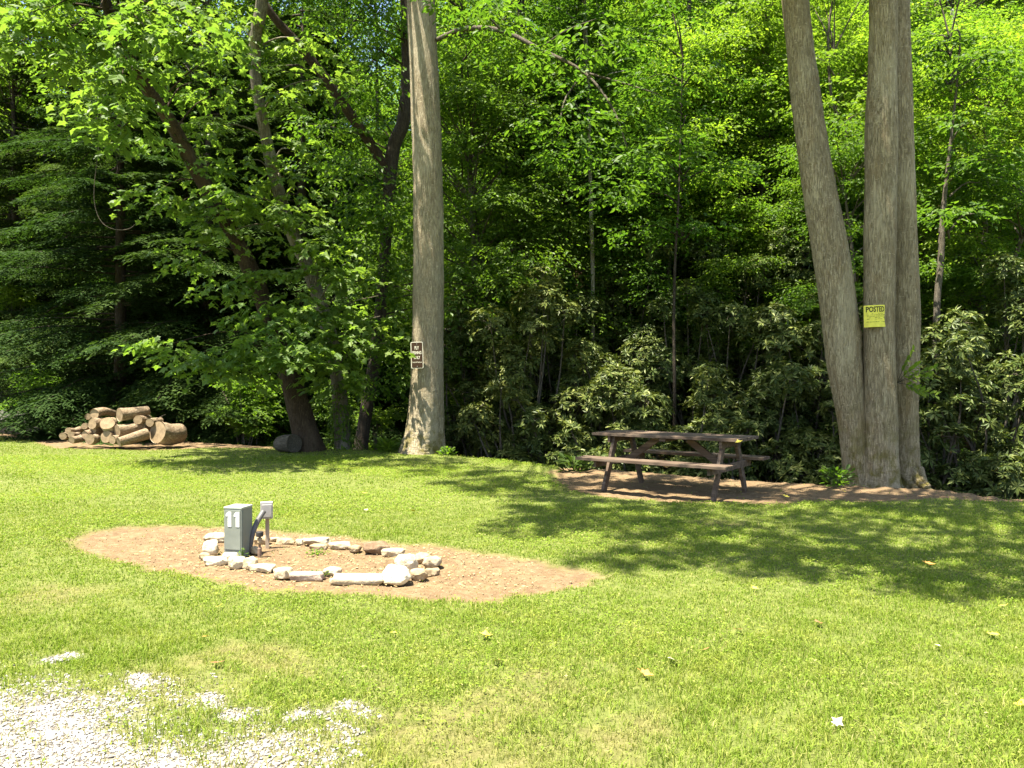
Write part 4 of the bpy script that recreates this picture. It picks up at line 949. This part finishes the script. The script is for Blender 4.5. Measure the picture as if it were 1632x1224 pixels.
ob_b = G(425, 873)
ob = thing('outlet_box', ob_b, 'small grey electrical box on a thin wooden stake behind the pedestal', 'electrical box', rz=math.radians(18))
zt = P(425, 799, ob_b[1])[2]
part('stake', M['post_wood'], *box((0.006, .0, (zt - .06) / 2 - .05), (.034, .026, zt - .04 + .02), None, .003), ob)
part('box', M['grey_box'], *box((0, -.033, zt - .072), (.105, .06, .145), None, .005), ob)
part('cover', M['grey_box'], *box((0, -.066, zt - .074), (.084, .010, .11), None, .003), ob)
for sx in (-.03, .03): part('screw', M['steel'], *tube([(sx, -.055, zt - .118, .008), (sx, -.071, zt - .118, .007)], 3, 10), ob)
# conduit from pedestal to box, part of the outlet box
q = [(395, 888, 6.62), (399, 872, 6.62), (402, 853, 6.64), (408, 836, 6.68), (415, 823, 6.72), (420, 815, 6.76)]
A_ = Acc(); A_.add(*tube([(*P(u, v, Y), .023 if i > 1 else .017) for i, (u, v, Y) in enumerate(q)], 30, 12)); V = np.concatenate(A_.V) - ob_b; V = V @ rotz(math.radians(18))
A2 = Acc(); A2.add(V, [np.concatenate(v) for v in A_.F.values()]); A2.build('conduit', M['conduit'], ob, smooth=True)
sp_b = G(414, 889)
st = thing('standpipe', sp_b, 'short rusty water standpipe with a black cap beside the pedestal', 'water pipe')
part('pipe', M['rust'], *tube([(0, 0, -.03, .017), (0, 0, .08, .016), (0, 0, .085, .010), (0, 0, .2, .010)], 20, 14), st, True)
part('valve', M['rock_tan'], *tube([(-.0, 0, .115, .018), (0, 0, .165, .020)], 4, 14), st, True)
part('cap', M['black'], *tube([(0, 0, .178, .028), (0, 0, .182, .030), (0, 0, .215, .030), (0, 0, .219, .024)], 14, 16), st, True)

# ------------------------------------------------------------------ stones of the ring
def stone_mesh(seed, sx, sy, sz, angular=.5, flat=False):
    rng = np.random.default_rng(seed); bm = bmesh.new()
    if flat == 2:
        bmesh.ops.create_cube(bm, size=1.7)
        for v in bm.verts: v.co += Vector(rng.uniform(-.12, .12, 3))
        bmesh.ops.bevel(bm, geom=list(bm.edges), offset=.07, segments=1, affect='EDGES')
    else:
        n = 15 if angular > .4 else 24
        i = np.arange(n) + .5; ph = np.arccos(1 - 2 * i / n); th = np.pi * (1 + 5 ** .5) * i + rng.uniform(0, 6)
        q = np.stack([np.cos(th) * np.sin(ph), np.sin(th) * np.sin(ph), np.cos(ph)], -1) + rng.normal(0, .16, (n, 3))
        q = nrm(q); q = np.sign(q) * np.abs(q) ** .7 * rng.uniform(.86, 1.08, (n, 1))
        if flat: q[:, 2] = np.sign(q[:, 2]) * np.clip(np.abs(q[:, 2]) * 2.2, .5, .8)
        bmesh.ops.convex_hull(bm, input=[bm.verts.new(v) for v in q])
        for v in [v for v in bm.verts if not v.link_faces]: bm.verts.remove(v)
        bmesh.ops.bevel(bm, geom=list(bm.edges), offset=.06, segments=1, affect='EDGES')
    bmesh.ops.triangulate(bm, faces=bm.faces)
    bmesh.ops.subdivide_edges(bm, edges=list(bm.edges), cuts=2, use_grid_fill=True)
    o_ = Vector((seed * 1.7, seed * .3, 0))
    for v in bm.verts:
        v.co *= 1 + mnoise.noise(v.co * 1.8 + o_) * .13 + mnoise.noise(v.co * 5 + o_) * .06
    V, Fs = bmdata(bm); bm.free()
    mx = np.abs(V).max(0); V = V / mx * np.array([sx, sy, sz]); V[:, 2] += sz * .72
    return mesh_np('stone', V, Fs, True)
# zoom-crop coords (crop origin 300,760, scale 3.709): cx, cy_bottom, w, h, rot, material, flat, label
ST = [(152, 395, 125, 60, 'rock_cream', 0, 'rounded cream stone behind and left of the pedestal'),
      (122, 465, 80, 92, 'rock_white', 0, 'upright white stone at the left tip of the ring'),
      (90, 500, 62, 42, 'rock_tan', 0, 'small tan stone outermost at the left tip of the ring'),
      (150, 532, 130, 50, 'rock_white', 1, 'flat white stone front left, next right of the left tip'),
      (243, 502, 100, 44, 'rock_white', 1, 'bright flat stone touching the front left foot of the pedestal'),
      (232, 448, 34, 28, 'rock_white', 0, 'pebble-sized white stone at the pedestal left foot'),
      (280, 558, 95, 78, 'rock_white', 0, 'white pointed stone in front of the pedestal'),
      (358, 558, 78, 76, 'rock_cream', 0, 'upright tan stone just right of the white pointed one before the pedestal'),
      (422, 570, 140, 42, 'rock_cream', 1, 'low flat tan stone leading right from the pedestal front'),
      (552, 615, 105, 78, 'rock_cream', 0, 'pale round-ended stone in the front row left of the brown slab'),
      (688, 620, 185, 52, 'rock_slab', 2, 'flat pinkish-brown slab in the middle of the front row'),
      (843, 590, 105, 48, 'rock_cream', 0, 'low cream stone behind the gap between the two front slabs'),
      (985, 636, 290, 46, 'rock_cream', 2, 'longest flat cream slab in the front row'),
      (1224, 638, 160, 112, 'rock_white', 0, 'largest bright white stone at the front right of the ring'),
      (1280, 548, 120, 96, 'rock_white', 0, 'tall bright white stone behind the largest one'),
      (1208, 468, 120, 48, 'rock_cream', 1, 'flat cream stone at the back right beside the dark brown rock'),
      (1385, 505, 100, 56, 'rock_tan', 0, 'tan stone at the right end, behind the outermost one'),
      (1443, 535, 105, 68, 'rock_cream', 0, 'outermost cream stone at the right tip of the ring'),
      (1358, 608, 95, 74, 'rock_tan', 0, 'tan stone with dark underside right of the largest white one'),
      (1440, 580, 80, 46, 'rock_tan', 1, 'small flat stone at the front of the right tip'),
      (1095, 453, 145, 66, 'rock_brown', 0, 'dark brown angular rock in the back row'),
      (983, 443, 66, 38, 'rock_tan', 0, 'small tan stone just left of the dark brown rock'),
      (888, 424, 115, 42, 'rock_cream', 1, 'low cream wedge in the middle of the back row'),
      (752, 402, 140, 42, 'rock_cream', 1, 'long flat cream stone left of the cream wedge in the back row'),
      (660, 400, 100, 34, 'rock_cream', 1, 'flat cream stone in the back row, third right of the stake'),
      (565, 398, 100, 36, 'rock_tan', 1, 'flat tan stone with dark gap beneath, second right of the stake'),
      (505, 378, 60, 20, 'rock_cream', 1, 'thin flat stone next right of the wooden stake'),
      (428, 398, 78, 48, 'rock_tan', 0, 'tan stone behind the black-capped standpipe'),
      (396, 468, 56, 50, 'rock_cream', 0, 'blocky cream stone between the pedestal and the standpipe'),
      (765, 432, 95, 34, 'rock_tan', 1, 'low tan stone sunk in the dirt inside the back row')]
for i_, (cx, cyb, w_, h_, mt, fl, lab) in enumerate(ST):
    g = G(300 + cx / 3.709, 760 + cyb / 3.709); s = g[1] / F / 3.709
    sx = w_ * s / 2 * 1.14; sz = h_ * s / 2 * (.95 if fl else 1.15); sy = sx * (.62 if fl != 2 else .42) if fl else sx * .75
    g[1] += sy * .8
    me = stone_mesh(200 + i_, sx * 1.06, sy, sz, .3 if i_ % 3 == 0 else .6, fl)
    o = obj('stone', me, M[mt]); o.location = (g[0], g[1], float(tz(g[0], g[1])) - sz * .12); o.rotation_euler = (0, 0, (0 if fl == 2 else random.Random(i_).uniform(-.3, .3)))
    tag(o, lab, 'stone', 'stones of the ring round the pedestal')

# pebbles and crumbs on the dirt and gravel ---------------------------------------------
def ico():
    bm = bmesh.new(); bmesh.ops.create_icosphere(bm, subdivisions=1, radius=1); V, Fs = bmdata(bm); bm.free(); return V, Fs[0]
IV, IF = ico()
def pebbles(pos, size, seed, squash=.6):
    r = np.random.default_rng(seed); n = len(pos)
    V = IV[None] * (1 + r.normal(0, .24, (n, 12, 1))) * (np.stack([r.uniform(.7, 1.3, n), r.uniform(.6, 1.0, n), r.uniform(.4, .8, n) * squash / .6], -1))[:, None, :]
    a = r.uniform(0, 6.28, n); c, s = np.cos(a)[:, None], np.sin(a)[:, None]
    X_ = V[:, :, 0] * c - V[:, :, 1] * s; Y_ = V[:, :, 0] * s + V[:, :, 1] * c
    V = np.stack([X_, Y_, V[:, :, 2]], -1) * size[:, None, None] + pos[:, None, :]
    return V.reshape(-1, 3), (np.arange(n)[:, None, None] * 12 + IF[None]).reshape(-1, 3)
r = np.random.default_rng(300)
n = 110000; y = np.sqrt(r.uniform(2.3 ** 2, 4.8 ** 2, n)); x = r.uniform(-.78, .1, n) * y; k = r.uniform(size=n) < m_grav(x, y) ** 1.7 * .9; x, y = x[k], y[k]
pos = np.stack([x, y, tz(x, y) + .003], -1); A_ = Acc(); A_.add(*pebbles(pos, r.uniform(.0025, .0075, len(x)) * r.choice([1, 1, 1.7], len(x)), 1))
tag(A_.build('gravel', M['gravel']), 'pale grey crushed gravel of the drive at the lower left', 'gravel', kind='stuff')
n = 30000; x = r.uniform(-4, 9, n); y = r.uniform(5, 12, n); k = r.uniform(size=n) < m_dirt(x, y) * .8; x, y = x[k], y[k]
pos = np.stack([x, y, tz(x, y) - .006], -1); A_ = Acc(); A_.add(*pebbles(pos, r.uniform(.002, .006, len(x)) * np.where(r.uniform(size=len(x)) < .03, 2.2, 1), 2))
M['crumb'] = leaf_mat('soil_crumb', [(.13, .085, .05), (.21, .145, .088), (.30, .22, .14), (.16, .11, .066)], (1, 1, 1), .0, .95, .1)
tag(A_.build('soil_crumbs', M['crumb']), 'crumbly brown soil and tiny stones strewn on the bare dirt', 'soil', kind='stuff')
# mulch chips and weeds in the ring
A_ = Acc(); n = 2600; x = r.uniform(-3.2, .2, n); y = r.uniform(5.6, 8.0, n); k = m_dirt(x, y) > .6; x, y = x[k], y[k]; n = len(x)
az = r.uniform(0, 6.28, n); emit(A_, 'needle', np.stack([x, y, tz(x, y) + .0], -1), np.stack([np.cos(az), np.sin(az), r.uniform(-.1, .3, n)], -1), np.stack([r.normal(0, .5, n), r.normal(0, .5, n), np.ones(n)], -1), r.uniform(.012, .035, n))
M['straw'] = leaf_mat('dry_straw', [(.30, .22, .10), (.44, .34, .17), (.22, .14, .07)], (1, 1, 1), .1, .8, .2)
tag(A_.build('dry_straw', M['straw']), 'dry straw and chips scattered over the dirt patch', 'straw', kind='stuff')

def tuft(name, g, n, h, label, cat, seed, mat='leaf_mid', kind='oval', size=.08, spread=.08):
    rng = np.random.default_rng(seed); A_ = Acc()
    az = rng.uniform(0, 6.28, n); rr = rng.uniform(0, spread, n)
    pos = np.stack([rr * np.cos(az), rr * np.sin(az), rng.uniform(0, h, n)], -1)
    emit(A_, kind, pos, np.stack([np.cos(az), np.sin(az), rng.uniform(-.1, 1.2, n)], -1), np.stack([rng.normal(0, .4, n), rng.normal(0, .4, n), np.ones(n)], -1), rng.uniform(.6, 1.2, n) * size)
    for q in range(6):
        a_ = rng.uniform(0, 6.28); e_ = (spread * .6 * math.cos(a_), spread * .6 * math.sin(a_), h)
        A_.add(*tube([(0, 0, -.01, .003), (e_[0] * .5, e_[1] * .5, h * .6, .002), (*e_, .001)], 5, 4, caps=False))
    o = A_.build(name, M[mat]); o.location = (g[0], g[1], float(tz(g[0], g[1]))); tag(o, label, cat); return o
tuft('weed', G(500 + 8, 921), 60, .03, 'small weed growing between the two front slabs', 'weed', 1, size=.03, spread=.06)
tuft('weed', G(386, 892), 26, .07, 'tiny weed at the pedestal foot', 'weed', 2, 'leaf_sun', 'needle', .028, .04)
tuft('weed', G(505, 884), 40, .02, 'yellow-green weed flat on the dirt inside the ring', 'weed', 3, 'leaf_sun', size=.03, spread=.09)
tuft('plant', G(1335, 777), 130, .24, 'leafy plant at the left foot of the three-stemmed tree', 'plant', 4, size=.09, spread=.18)
tuft('plant', G(618, 722), 90, .22, 'dark leafy weed at the left foot of the tall sign tree', 'plant', 5, 'leaf_mid', 'rhodo', .22, .14)
tuft('plant', G(712, 726), 80, .14, 'small green weed at the right foot of the tall sign tree', 'plant', 6, size=.09, spread=.14)
tuft('plant', G(915, 752), 90, .20, 'blue-green fern-like plant left of the picnic table', 'plant', 7, 'leaf_hemlock', 'rhodo', .20, .2)

# ------------------------------------------------------------------ woodpile
def log(a, b, r0, r1, lab, seed, split=False):
    """a,b: world end centres"""
    a = np.array(a); b = np.array(b); d = nrm(b - a); L = np.linalg.norm(b - a)
    up = np.array([0, 0, 1.]); X_ = nrm(np.cross(up, d)) ; Y_ = np.cross(d, X_); Rm = Matrix(np.stack([X_, Y_, d], 1).tolist())
    t_ = thing('log', a, lab, 'log', 'logs of the woodpile'); t_.rotation_euler = Rm.to_euler()
    rng = np.random.default_rng(seed)
    fl = (lambda Lq, th: 1 - .35 * np.clip(np.cos(th - 1.2), 0, 1) ** 2) if split else None
    bend = rng.normal(0, .02, 2)
    V, Fs = tube([(0, 0, 0, r0), (bend[0], bend[1], L * .5, (r0 + r1) / 2 * 1.02), (0, 0, L, r1)], 16, 22, rough=.07, ridge=.02, seed=seed, caps=False, flare=fl)
    part('bark', M['bark_log'], V, Fs, t_, True)
    for k, z in ((0, 0.004), (15, L - .004)):
        ring = V[k * 22:(k + 1) * 22].copy(); ring[:, 2] = z; ring[:, :2] *= .985; c_ = ring.mean(0); c_[2] += .002
        Vv = np.vstack([ring, c_]); jj = np.arange(22); F_ = np.stack([jj, (jj + 1) % 22, np.full(22, 22)], -1)
        if k == 0: F_ = F_[:, ::-1]
        part('cut_end', M['cut'], Vv, F_, t_)
    return t_
def wp(zx, zy, Y): return P(60 + zx / 3.886, 600 + zy / 3.886, Y)
Yw = 16.75
wr = lambda r: r / 3.886 * Yw / F
LG = [((745, 350), (880, 352), 68, 62, .0, .35, 'biggest and roundest log, at the right end of the woodpile'),
      ((500, 402), (672, 350), 34, 40, -.45, .0, 'pale weathered split log lying in front, left of the biggest one'),
      ((492, 335), (655, 300), 38, 30, -.25, .1, 'long log just under the thick top one'),
      ((500, 360), (700, 335), 30, 26, .0, .3, 'dark log in shadow above the pale split one'),
      ((505, 236), (685, 210), 42, 28, -.1, .1, 'thick smooth log lying topmost on the pile'),
      ((352, 232), (475, 228), 32, 20, .0, .35, 'shorter log at the top left of the pile'),
      ((310, 247), (350, 240), 19, 18, .15, .35, 'short stub at the upper left tip of the pile'),
      ((335, 292), (470, 285), 34, 32, -.15, .3, 'rough-barked log below the shorter top left one'),
      ((430, 290), (470, 330), 42, 40, -.2, .4, 'stubby rough log in the middle of the pile'),
      ((622, 267), (690, 262), 28, 26, .0, .5, 'short log just right under the end of the topmost log'),
      ((694, 284), (760, 275), 25, 22, .0, .5, 'short log leaning on top of the biggest one'),
      ((425, 372), (500, 375), 38, 34, -.25, .3, 'upright-looking cut log bottom centre'),
      ((462, 392), (520, 385), 26, 24, -.35, .1, 'small round log end bottom centre in front'),
      ((345, 330), (445, 322), 20, 18, -.1, .3, 'thin pale log left of the middle'),
      ((290, 308), (330, 308), 20, 18, .1, .5, 'small pale log end left of the middle, upper'),
      ((292, 362), (410, 352), 26, 22, -.2, .3, 'thin pale log lying above the lower left ends'),
      ((322, 390), (360, 385), 30, 28, -.4, .1, 'dark cut end at the lower left front'),
      ((208, 396), (300, 370), 22, 22, -.4, .2, 'pale branch log lying on the ground at lower left'),
      ((188, 336), (262, 326), 20, 18, .0, .4, 'upper log of the low left heap'),
      ((158, 368), (200, 362), 22, 22, .0, .4, 'leftmost log end of the low left heap'),
      ((206, 362), (250, 356), 20, 18, -.1, .4, 'middle log end of the low left heap'),
      ((640, 318), (720, 322), 24, 22, .1, .5, 'short log wedged behind the biggest one')]
for i_, (a, b, r0, r1, y0, dy, lab) in enumerate(LG):
    dx_ = (b[0] - a[0]) / 3.886 * Yw / F; dy = .5 * dx_ + .12 + dy * .55
    log(wp(*a, Yw + y0), wp(*b, Yw + y0 + dy), wr(r0), wr(r1), lab, 400 + i_, split=(i_ == 1))
# twig sticking out of the pile, boulder, dark cut log by the leaning tree
A_ = Acc(); A_.add(*tube([(*wp(735, 262, Yw + .2), .008), (*wp(770, 245, Yw + .2), .006), (*wp(792, 235, Yw + .2), .003)], 6, 5))
b_ = wp(735, 262, Yw + .2); o = A_.build('twig', M['bark_mid'], None, b_); o.location = b_; tag(o, 'bare twig sticking out above the woodpile right side', 'twig')
b_ = P(40, 690, 22.3); b_[2] = -.1
o = obj('boulder', stone_mesh(77, 1.35, .7, .42, .2), M['rock_dark']); o.location = b_; tag(o, 'long dark grey mossy boulder at the far left beyond the lawn', 'boulder')
g = P(470, 712, 15.95); t_ = log((g[0] - .30, g[1] + .1, .13), (g[0] + .05, g[1] - .25, .17), .17, .19, 'dark shaded cut log lying against the leaning reddish tree foot', 450)
del t_['group']
for ch in t_.children: ch.data.materials[0] = M['bark_mid']

# ------------------------------------------------------------------ signs
def text_mesh(txt, size, sx=1.0, bold=0.0, depth=.0006):
    cu = bpy.data.curves.new('t', 'FONT'); cu.body = txt; cu.size = size; cu.align_x = 'CENTER'; cu.align_y = 'CENTER'; cu.offset = bold; cu.extrude = depth; cu.resolution_u = 3
    o_ = bpy.data.objects.new('t', cu); C.objects.link(o_)
    dg = bpy.context.evaluated_depsgraph_get(); me = bpy.data.meshes.new_from_object(o_.evaluated_get(dg)); bpy.data.objects.remove(o_); bpy.data.curves.remove(cu)
    for v in me.vertices: v.co.x *= sx
    return me
def text_fit(txt, wd, ht, bold, cy=0.0, depth=.0006):
    me = text_mesh(txt, .1, 1.0, bold, depth)
    c = np.array([v.co[:] for v in me.vertices]); lo, hi = c.min(0), c.max(0)
    for v in me.vertices: v.co.x = (v.co.x - (lo[0] + hi[0]) / 2) * wd / (hi[0] - lo[0]); v.co.y = (v.co.y - (lo[1] + hi[1]) / 2) * ht / (hi[1] - lo[1]) + cy
    return me
def rrect(w_, h_, r_, n=6):
    p = []
    for cx, cy, a0 in ((w_ / 2 - r_, h_ / 2 - r_, 0), (-w_ / 2 + r_, h_ / 2 - r_, 90), (-w_ / 2 + r_, -h_ / 2 + r_, 180), (w_ / 2 - r_, -h_ / 2 + r_, 270)):
        for k in range(n + 1):
            a = math.radians(a0 + 90 * k / n); p.append((cx + r_ * math.cos(a), cy + r_ * math.sin(a)))
    return p
def plate(p, z0, z1):
    n = len(p); V = [(x, y, z0) for x, y in p] + [(x, y, z1) for x, y in p]
    return np.array(V), [np.array([list(range(n))[::-1]]), np.array([[n + i for i in range(n)]]), np.array([[i, (i + 1) % n, (i + 1) % n + n, i + n] for i in range(n)])]
# fly fishing sign (local: x right, y up, z out)
Ys = Yc - .40; c_ = P(664.6, 566, Ys); k_ = Ys / F
fs = thing('fishing_sign', c_, 'narrow brown metal sign with cream border reading FLY FISHING ONLY on the tall tree', 'sign'); fs.rotation_euler = Euler((math.radians(90), math.radians(-1.5), math.radians(-6)), 'XYZ')
SW, SH = 20 * k_, 42.5 * k_
part('border', M['sign_cream'], *plate(rrect(SW, SH, .03), -.003, 0), fs)
part('panel', M['sign_brown'], *plate(rrect(SW - .028, SH - .028, .022), .0005, .0025), fs)
for t_, y_, w_, h_ in (('FLY', .142, .088, .066), ('FISHING', .048, .176, .062), ('ONLY', -.046, .125, .062), ('Catch & Release', -.135, .19, .028)):
    me = text_fit(t_, w_, h_, .003 if h_ > .05 else .0012, y_); o = obj('lettering', me, M['sign_cream'], fs); o.location = (0, 0, .0032)
for y_ in (SH / 2 - .042, -SH / 2 + .042):
    V, Fs = tube([(0, y_, .002, .007), (0, y_, .007, .006)], 3, 10); part('screw', M['steel'], V, Fs, fs)
# posted sign, bent round the trunk
Rt = rad(48, Yr); c_ = P(1397.4, 503.5, Yr - .05 - Rt - .004); k_ = (Yr - .3) / F
ps = thing('posted_sign', c_, 'square yellow paper notice headed POSTED in black on the middle trunk', 'sign'); ps.rotation_euler = Euler((math.radians(90), math.radians(-1.5), 0), 'XYZ')
PW, PH = 33 * k_, 35 * k_
x_off = (1397.4 - 1401.5) * k_
def bendz(x): # depth behind the tangent plane at the trunk
    t = (x + x_off) ; return -(Rt + .004 - np.sqrt(np.maximum((Rt + .004) ** 2 - t * t, 0))) + .010
n = 25; xs = np.linspace(-PW / 2, PW / 2, n)
V = np.concatenate([np.stack([xs, np.full(n, y_), bendz(xs) + dz], -1) for y_ in (-PH / 2, PH / 2) for dz in (0, -.001)])
a = np.arange(n - 1); Q = np.concatenate([np.stack([a, a + 1, a + 1 + 2 * n, a + 2 * n], -1), np.stack([a + n, a + 3 * n, a + 1 + 3 * n, a + 1 + n], -1)])
part('sheet', M['sign_yellow'], V, Q, ps)
def bendmesh(me, y0, dz=.0015):
    for v in me.vertices: v.co.z += float(bendz(v.co.x)) + dz; v.co.y += y0
me = text_fit('POSTED', PW * .80, PH * .26, .003)
for v_ in me.vertices: v_.co.x -= .010
bendmesh(me, PH / 2 - .058); obj('heading', me, M['ink'], ps)
A_ = Acc(); rr = random.Random(4)
for row in range(7):
    y_ = PH / 2 - .118 - row * .0195; x = -PW / 2 + .02 + rr.uniform(0, .012)
    if row == 5: continue
    while x < PW / 2 - .03:
        w_ = rr.uniform(.010, .034); 
        if rr.random() < .8: 
            xm = x + w_ / 2; V, Fs = box((0, y_ + rr.uniform(-.001, .001), 0), (w_, rr.uniform(.004, .0065), .0008)); V[:, 0] += xm; V[:, 2] += bendz(V[:, 0]) + .0015; A_.add(V, Fs)
        x += w_ + rr.uniform(.004, .010)
A_.build('fine_print', M['ink'], ps)

# ------------------------------------------------------------------ fallen leaves
FL = [(774, 1020, 'y', .10, 'pale yellow fallen leaf on the grass right below the dirt patch'), (1070, 1062, 'w', .10, 'whitish upturned fallen leaf on the lawn foreground'), (1336, 1162, 'w', .07, 'small pale fallen leaf near the bottom right of the lawn'),
      (1582, 1021, 'y', .09, 'bright yellow fallen leaf on the right side of the lawn'), (1628, 1132, 'y', .09, 'yellow fallen leaf cut by the right edge'), (1032, 1086, 'o', .08, 'orange-brown leaf just left of the whitish upturned leaf'),
      (1303, 1002, 'b', .08, 'curled brown leaf right of centre on the lawn'), (1178, 1014, 'b', .07, 'brown leaf left of the curled brown one'), (792, 1064, 'b', .07, 'reddish brown leaf below the pale yellow leaf'),
      (328, 1020, 'o', .06, 'small orange leaf on the left foreground grass'), (628, 1016, 'y', .05, 'tiny yellow leaf left of the pale yellow leaf'), (347, 974, 'y', .05, 'tiny yellow leaf just below the dirt patch left part'),
      (1495, 1040, 'w', .05, 'tiny whitish leaf left of the bright yellow one'), (1204, 943, 'y', .06, 'small yellow leaf between the dirt patch and the tree shadow'), (1483, 905, 'o', .09, 'orange leaf lying in the tree shadow at right'),
      (1245, 970, 'w', .05, 'tiny pale leaf right below the shadow edge'), (580, 789, 'y', .07, 'yellow leaf on the grass behind the stone ring'), (658, 817, 'y', .09, 'larger yellow leaf right behind the stone ring'), (584, 815, 'w', .07, 'pale leaf on the grass behind the stone ring'),
      (343, 1062, 'b', .07, 'brown and orange leaf at the gravel edge'), (1254, 795, 'y', .10, 'yellow leaf on the dirt right of the picnic table'), (1596, 975, 'y', .06, 'small yellow leaf far right above the bright one'), (1125, 1046, 'b', .06, 'small rusty leaf above the whitish upturned leaf'), (1345, 788, 'y', .09, 'yellow leaf on the dirt in front of the three-stemmed tree')]
lc = {'y': (.62, .50, .06), 'w': (.48, .45, .28), 'o': (.50, .22, .05), 'b': (.26, .11, .05)}
for k, c_ in lc.items(): M['fl' + k] = simple('fallen_leaf_' + k, c_, .7, .3, 40)
def fallen(pos, sz, k, lab, seed):
    r = random.Random(seed); T, Fs = LT['lobed']; V = T.copy() * sz; V[:, 0] -= sz * .5
    V[:, 2] = (V[:, 1] ** 2 * 3 + V[:, 0] ** 2 * 4) * r.uniform(.5, 1.6) + .0 * V[:, 2]
    a = Acc(); a.add(V, Fs); a.add(*tube([(-sz * .5, 0, .002, .0015), (-sz * .85, 0, .008, .001)], 3, 4, caps=False))
    o = a.build('fallen_leaf', M['fl' + k]); o.location = pos; o.rotation_euler = (r.uniform(-.4, .4), r.uniform(-.4, .4), r.uniform(0, 6.28)); tag(o, lab, 'leaf', 'fallen leaves')
for i_, (u, v, k, s_, lab) in enumerate(FL):
    g = G(u, v); fallen((g[0], g[1], float(tz(g[0], g[1])) + .032), s_ * .8, k, lab, i_)
pt = P(1177, 696, 9.15); pt[2] = .756; fallen(pt, .09, 'y', 'yellow leaf lying on the right end of the picnic table top', 99)
print('polys', sum(len(m.polygons) for m in bpy.data.meshes), 'objs', len(bpy.data.objects))
